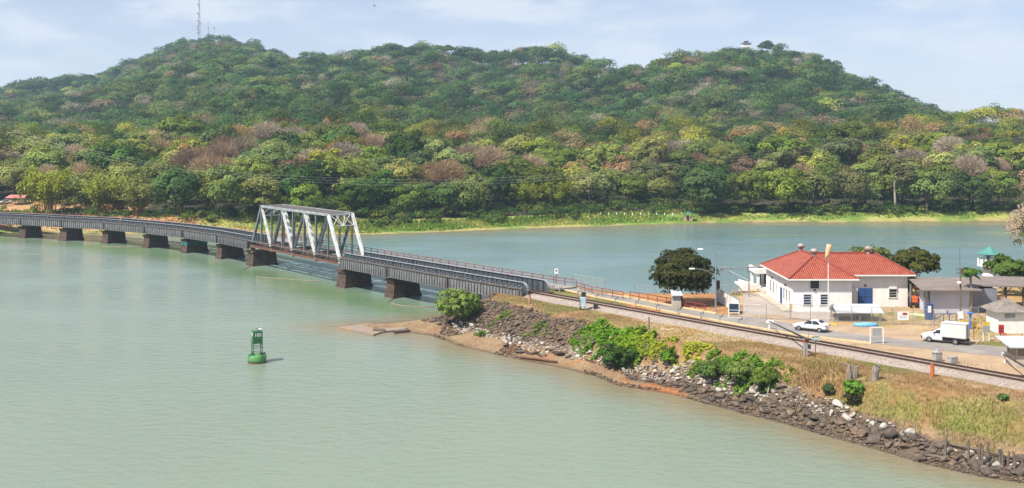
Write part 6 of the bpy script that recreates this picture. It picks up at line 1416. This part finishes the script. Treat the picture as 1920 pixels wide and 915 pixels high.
for n_, i in enumerate(keep):
    k = KN[kind[i]]; s = sz[i]; loc = (x[i], y[i], z[i] + s * .22)
    if n_ < 290:
        o = link('boulder' if k != 'pale' else 'pale_stone', random.choice(RP[k]), None, loc); o.scale = (s * random.uniform(.8, 1.3), s * random.uniform(.8, 1.2), s * random.uniform(.75, 1.1)); o.rotation_euler = (random.uniform(-.4, .4), random.uniform(-.4, .4), random.uniform(0, 6.28))
        zn = next(w for a, w in RZ if px[i] < a); rw = 'at the waterline' if dS[i] < 2.2 else 'above the pale stones' if dS[i] > 5.2 else 'in the rock band'
        tag(o, '%s %s %s %s' % ('large' if s > .5 else 'middling', {'dark': 'dark grey boulder', 'brown': 'brown boulder', 'pale': 'pale bleached stone'}[k], rw, zn), 'rock', 'rocks along the near shore'); rocks.append(o)
    else:
        v, f = small[n_ % 6]; a = random.uniform(0, 6.28); ca, sa = math.cos(a), math.sin(a); q = v * s * np.array((random.uniform(.8, 1.3), random.uniform(.8, 1.2), random.uniform(.7, 1.1)))
        q = np.stack([q[:, 0] * ca - q[:, 1] * sa, q[:, 0] * sa + q[:, 1] * ca, q[:, 2]], 1) + np.array(loc); rv.append(q); rf.append(f + off); off += len(v); rc.append(np.tile(np.array((DK, BR, PA)[kind[i]]) * random.uniform(.65, 1.35), (len(v), 1)))
tell_apart(rocks)
o = link('rubble', np_mesh('rubble', np.concatenate(rv), np.concatenate(rf), M['rubble'], np.concatenate(rc), nv=3)); tag(o, 'small dark and bleached stones filling the near shore', None, None, 'stuff')

# ------------------------------------------------------------------ near trees, shrubs, creepers and grass
def near_tree(lab, loc, h, rx, rz, zc, base, nl, leaf, ncl, name='tree', bark='bark', low=-.6, cl=.30, cat='tree', yellow=.15, flat=.8, nlimb=6, tr=None):
    t = thing(name, lab, cat, loc); mb = trunk_mb(zc + rz * .4, tr or h * .022, rx * .7, nlimb); mb.build('trunk', M[bark], t, True)
    link('crown', crown_mesh('crown', leaf, M['foliage'], rx=rx, rz=rz, nclump=ncl, nleaf=nl, zc=zc, base=base, low=low, cl=cl, flat=flat, yellow=yellow), t); return t
q = at(1278, 571, ZG); near_tree('big round dark olive tree by the red railing', (q.x, q.y, ZG), 9, 4.3, 3.7, 4.7, (.058, .082, .016), 14000, .24, 110, 'round_tree', yellow=.7, low=-.75)
near_tree('dark domed tree behind the right end of the house', (62.8, 166, ZG), 7.5, 3.3, 2.4, 5.2, (.070, .098, .020), 5200, .24, 70, yellow=.5)
near_tree('light green low tree right beside the house end', (59.9, 161.5, ZG), 4, 2.2, 1.7, 2.6, (.13, .19, .03), 2200, .22, 34, yellow=.3)
near_tree('bright green tree top showing behind the house roof', (58.0, 172, ZG), 7, 3.6, 2.3, 5.0, (.10, .17, .03), 3000, .24, 44, yellow=.3)
near_tree('bright green leafy tree in front of the watchtower', (77.4, 167.5, ZG), 6.5, 3.0, 2.2, 4.1, (.075, .155, .018), 4200, .27, 52, yellow=.3, low=-.4)
near_tree('small green tree at the right edge by the tan roof', (80.6, 163, ZG), 6, 2.2, 2.2, 4.3, (.07, .14, .02), 2200, .25, 34)
near_tree('large half bare pinkish brown tree at the right edge', (87.5, 177, ZG), 14, 6.4, 4.8, 9.6, (.30, .235, .18), 4600, .17, 70, bark='pale_bark', yellow=.1, low=-.6, nlimb=9)
near_tree('thin tree with sparse green leaves beside the watchtower roof', (83.2, 172, ZG), 10, 2.4, 3.4, 9.2, (.16, .20, .05), 600, .2, 22, bark='pale_bark')
pp = thing('papaya_tree', 'slim papaya tree with an umbrella of leaves above the workshop', 'tree', (64.6, 150.3, ZG))
a_, b_ = palm_meshes(5.6, 18, 1.45, (.09, .19, .022)); link('trunk', a_, pp); link('crown', b_, pp)
p, nr, c = crown_pts(1.35, .65, 16, 700, cl=.36, zc=5.75, base=(.09, .19, .022), low=-.2); v, f = leaf_quads(p, nr, rng.uniform(.12, .24, len(p))); link('leaves', np_mesh('leaves', v, f, M['foliage'], np.repeat(c, 4, 0)), pp)
def shrub(lab, px, py, w, h, base, leaf=.2, n=1600, ncl=34, z=None, yellow=.35, cl=.32):
    leaf *= .72; n = int(n * 1.9); ncl = int(ncl * 1.5)
    q = on_land(px, py); t = thing('shrub', lab, 'shrub', (q.x, q.y, q.z - .1)); mb = MB(); A = []
    for i in range(9): a = random.uniform(0, 6.28); e = Vector((math.cos(a) * w * .42, math.sin(a) * w * .36, h * random.uniform(.5, .95))); mb.tube([(0, 0, -.2), e * .5 + Vector((0, 0, .1)), e], [.06, .04, .015], 5)
    mb.build('stem', M['bark'], t)
    nl_ = max(4, int(w * 1.6))
    for i in range(nl_):
        f_ = random.uniform(.42, .70) if i else .85; a = random.uniform(0, 6.28); o_ = (1 - f_) * random.uniform(.7, 1.5)
        p, nr, c = crown_pts(w / 2 * f_, h / 2 * f_ * random.uniform(.8, 1.25), max(8, ncl // nl_ + 4), n // nl_, cl=cl, zc=h * random.uniform(.3, .62) if i else h * .42, base=np.array(base) * random.uniform(.72, 1.25), low=-.8, yellow=yellow, flat=.8)
        A.append((p + np.array([math.cos(a) * o_ * w / 2, math.sin(a) * o_ * w / 2, 0]) if i else p, nr, c))
    p, nr, c = (np.concatenate(k) for k in zip(*A)); k = p[:, 2] > .02; p, nr, c = p[k], nr[k], c[k]
    v, f = leaf_quads(p, nr, leaf * rng.uniform(.6, 1.4, len(p))); link('leaves', np_mesh('leaves', v, f, M['foliage'], np.repeat(c, 4, 0)), t)
shrub('large light green bush below the bridge end', 860, 606, 7.2, 6.2, (.135, .225, .030), .24, 5200, 70)
shrub('big dark green feathery shrub amid the creepers', 1158, 689, 5.2, 3.4, (.050, .125, .022), .17, 3600, 54)
shrub('small leafy shrub right of the creeper patch', 1256, 684, 2.6, 2.3, (.075, .17, .022), .19, 1300)
shrub('left end of three joined green shrubs on the slope', 1336, 706, 4.6, 2.0, (.11, .205, .026), .2, 1700)
shrub('middle one of three joined green shrubs on the slope', 1386, 713, 4.8, 2.1, (.12, .22, .026), .2, 1900)
shrub('right end of three joined green shrubs on the slope', 1438, 720, 4.4, 2.0, (.11, .21, .026), .2, 1700)
shrub('small dark shrub left of the leafy stump', 1556, 744, 1.6, 1.5, (.045, .09, .02), .16, 800)
shrub('vivid green plant hanging over the broken stump', 1603, 742, 2.2, 1.9, (.12, .25, .03), .19, 1100)
shrub('dark tangle of stems under the vivid green plant', 1600, 758, 1.9, 1.3, (.05, .06, .025), .14, 700)
shrub('small green tuft on the slope at the right edge', 1880, 748, 1.3, .7, (.13, .26, .03), .14, 500)
P_, N_, C_ = [], [], []
for px_, py_, w, cn_, base in ((1105, 628, 4.5, 1300, (.13, .24, .02)), (1140, 640, 5, 1700, (.12, .25, .02)), (1175, 640, 4.5, 1500, (.17, .28, .02)), (1205, 650, 4, 1100, (.22, .29, .025)), (1100, 650, 3.5, 900, (.11, .21, .022)), (1232, 655, 3.2, 800, (.27, .30, .03)), (1250, 650, 2.6, 500, (.27, .30, .03)), (1292, 666, 3.0, 500, (.30, .32, .03)), (1315, 662, 2.4, 350, (.32, .33, .035)), (1195, 672, 3, 600, (.16, .24, .03)), (1325, 688, 3.4, 700, (.13, .22, .025)), (1365, 694, 4, 900, (.12, .22, .025)), (1410, 700, 4, 900, (.12, .22, .025)), (1455, 712, 3.4, 600, (.15, .23, .03)), (940, 600, 3, 240, (.12, .17, .03)), (1010, 622, 3.4, 260, (.13, .18, .03)), (905, 628, 2.2, 160, (.10, .15, .03))):
    q = on_land(px_, py_); n = cn_; a = rng.uniform(0, 6.28, n); r = w * .5 * np.sqrt(rng.random(n)) * (1 + .35 * np.sin(a * 3 + px_)); xx, yy = q.x + r * np.cos(a), q.y + r * np.sin(a) * .8
    ph = vnoise(xx, yy, 91, 3, 1.1); k = ph > .40; xx, yy, ph = xx[k], yy[k], ph[k]; n = len(xx)
    P_.append(np.stack([xx, yy, z_land(xx, yy) + .1 + (ph - .4) * 2.2 * rng.random(n)], 1)); nn = unit(n) * .6 + np.array([-.1, -.3, .9]); N_.append(nn / np.linalg.norm(nn, axis=1, keepdims=True)); C_.append(np.array(base) * rng.uniform(.6, 1.3, (n, 1)))
P_, N_, C_ = map(np.concatenate, (P_, N_, C_)); v, f = leaf_quads(P_, N_, rng.uniform(.12, .26, len(P_)), .8)
o = link('creeper', np_mesh('creeper', v, f, M['grass'], np.repeat(C_, 4, 0))); tag(o, 'bright yellow green creepers covering the rocky slope', None, None, 'stuff')
near_tree('lone dark spreading tree on the right hilltop beside the lookout', ((1437 - 960) / FPX * 1232, 1232, CAM_H + (YH - 97) * 1232 / FPX), 12, 10.5, 5.0, 6.0, (.045, .085, .03), 1500, 1.0, 40, 'hilltop_tree', low=-.4)
# grass: short dry turf on the embankment, brown tussocks, green tufts low on the right
N = 300000; x = rng.uniform(-4, 80, N); y = rng.uniform(78, 172, N); z = z_land(x, y); off = (x - TA.x) * TNn.x + (y - TA.y) * TNn.y; dS = seg_dist(x, y, SHORE_F); px = 960 + FPX * x / y; py = YH + FPX * (CAM_H - z) / y
nz, nb_ = vnoise(x, y, 101, 4, .16), vnoise(x, y, 102, 3, .6)
ok = (off < -3.9 + .8 * (nb_ - .5)) & (z > .7) & (px < 1935) & (nb_ + .25 * nz > .40) & ~((x < 9) & (z < 3.9)) & (dS > np.interp(px, [1000, 1330, 1480, 1920], [6.0, 4.8, 4.8, 3.6]))
ok |= inside(x, y, PLAT) & (x > 18) & (off > 13.5) & (vnoise(x, y, 22, 5, .35) > .47) & (nz > .42) & ~((x > 32) & (x < 48) & (y > 148)) & (rng.random(N) < .35)
ok |= inside(x, y, LANDP) & (off > 2.6) & (off < 4.4) & (px > 1100) & (nb_ > .55)
x, y, z, px, py, nz, nb_, dS = (a[ok] for a in (x, y, z, px, py, nz, nb_, dS)); n = len(x)
tus = np.exp(-(((px - 1520) / 75) ** 2 + ((py - 716) / 26) ** 2)); grn = np.clip(1.3 * np.exp(-(((px - 1690) / 150) ** 2 + ((py - 790) / 42) ** 2)) + (np.exp(-(((px - 1250) / 130) ** 2 + ((py - 622) / 14) ** 2)) + np.exp(-(((px - 1850) / 70) ** 2 + ((py - 830) / 30) ** 2))) * .8 + (nz - .40) * 2.6, 0, 1)
cg = lerp(np.tile((.25, .145, .06), (n, 1)), (.34, .225, .115), np.clip((nb_ - .4) * 4, 0, 1)[:, None]); cg = lerp(cg, (.14, .20, .03), (grn * (rng.random(n) < .85))[:, None]); cg = lerp(cg, (.17, .09, .032), (tus * .9)[:, None]); cg = cg * rng.uniform(.5, 1.35, (n, 1))
h = rng.uniform(.07, .22, n) * (1 + 4.2 * tus + 1.6 * grn * (py > 740)); w = rng.uniform(.03, .075, n)
o = link('grass', blade_mesh('grass', x, y, z - .02, h, w, cg, M['grass'], 1.0)); tag(o, 'dry straw coloured grass with green tufts on the embankment', None, None, 'stuff')
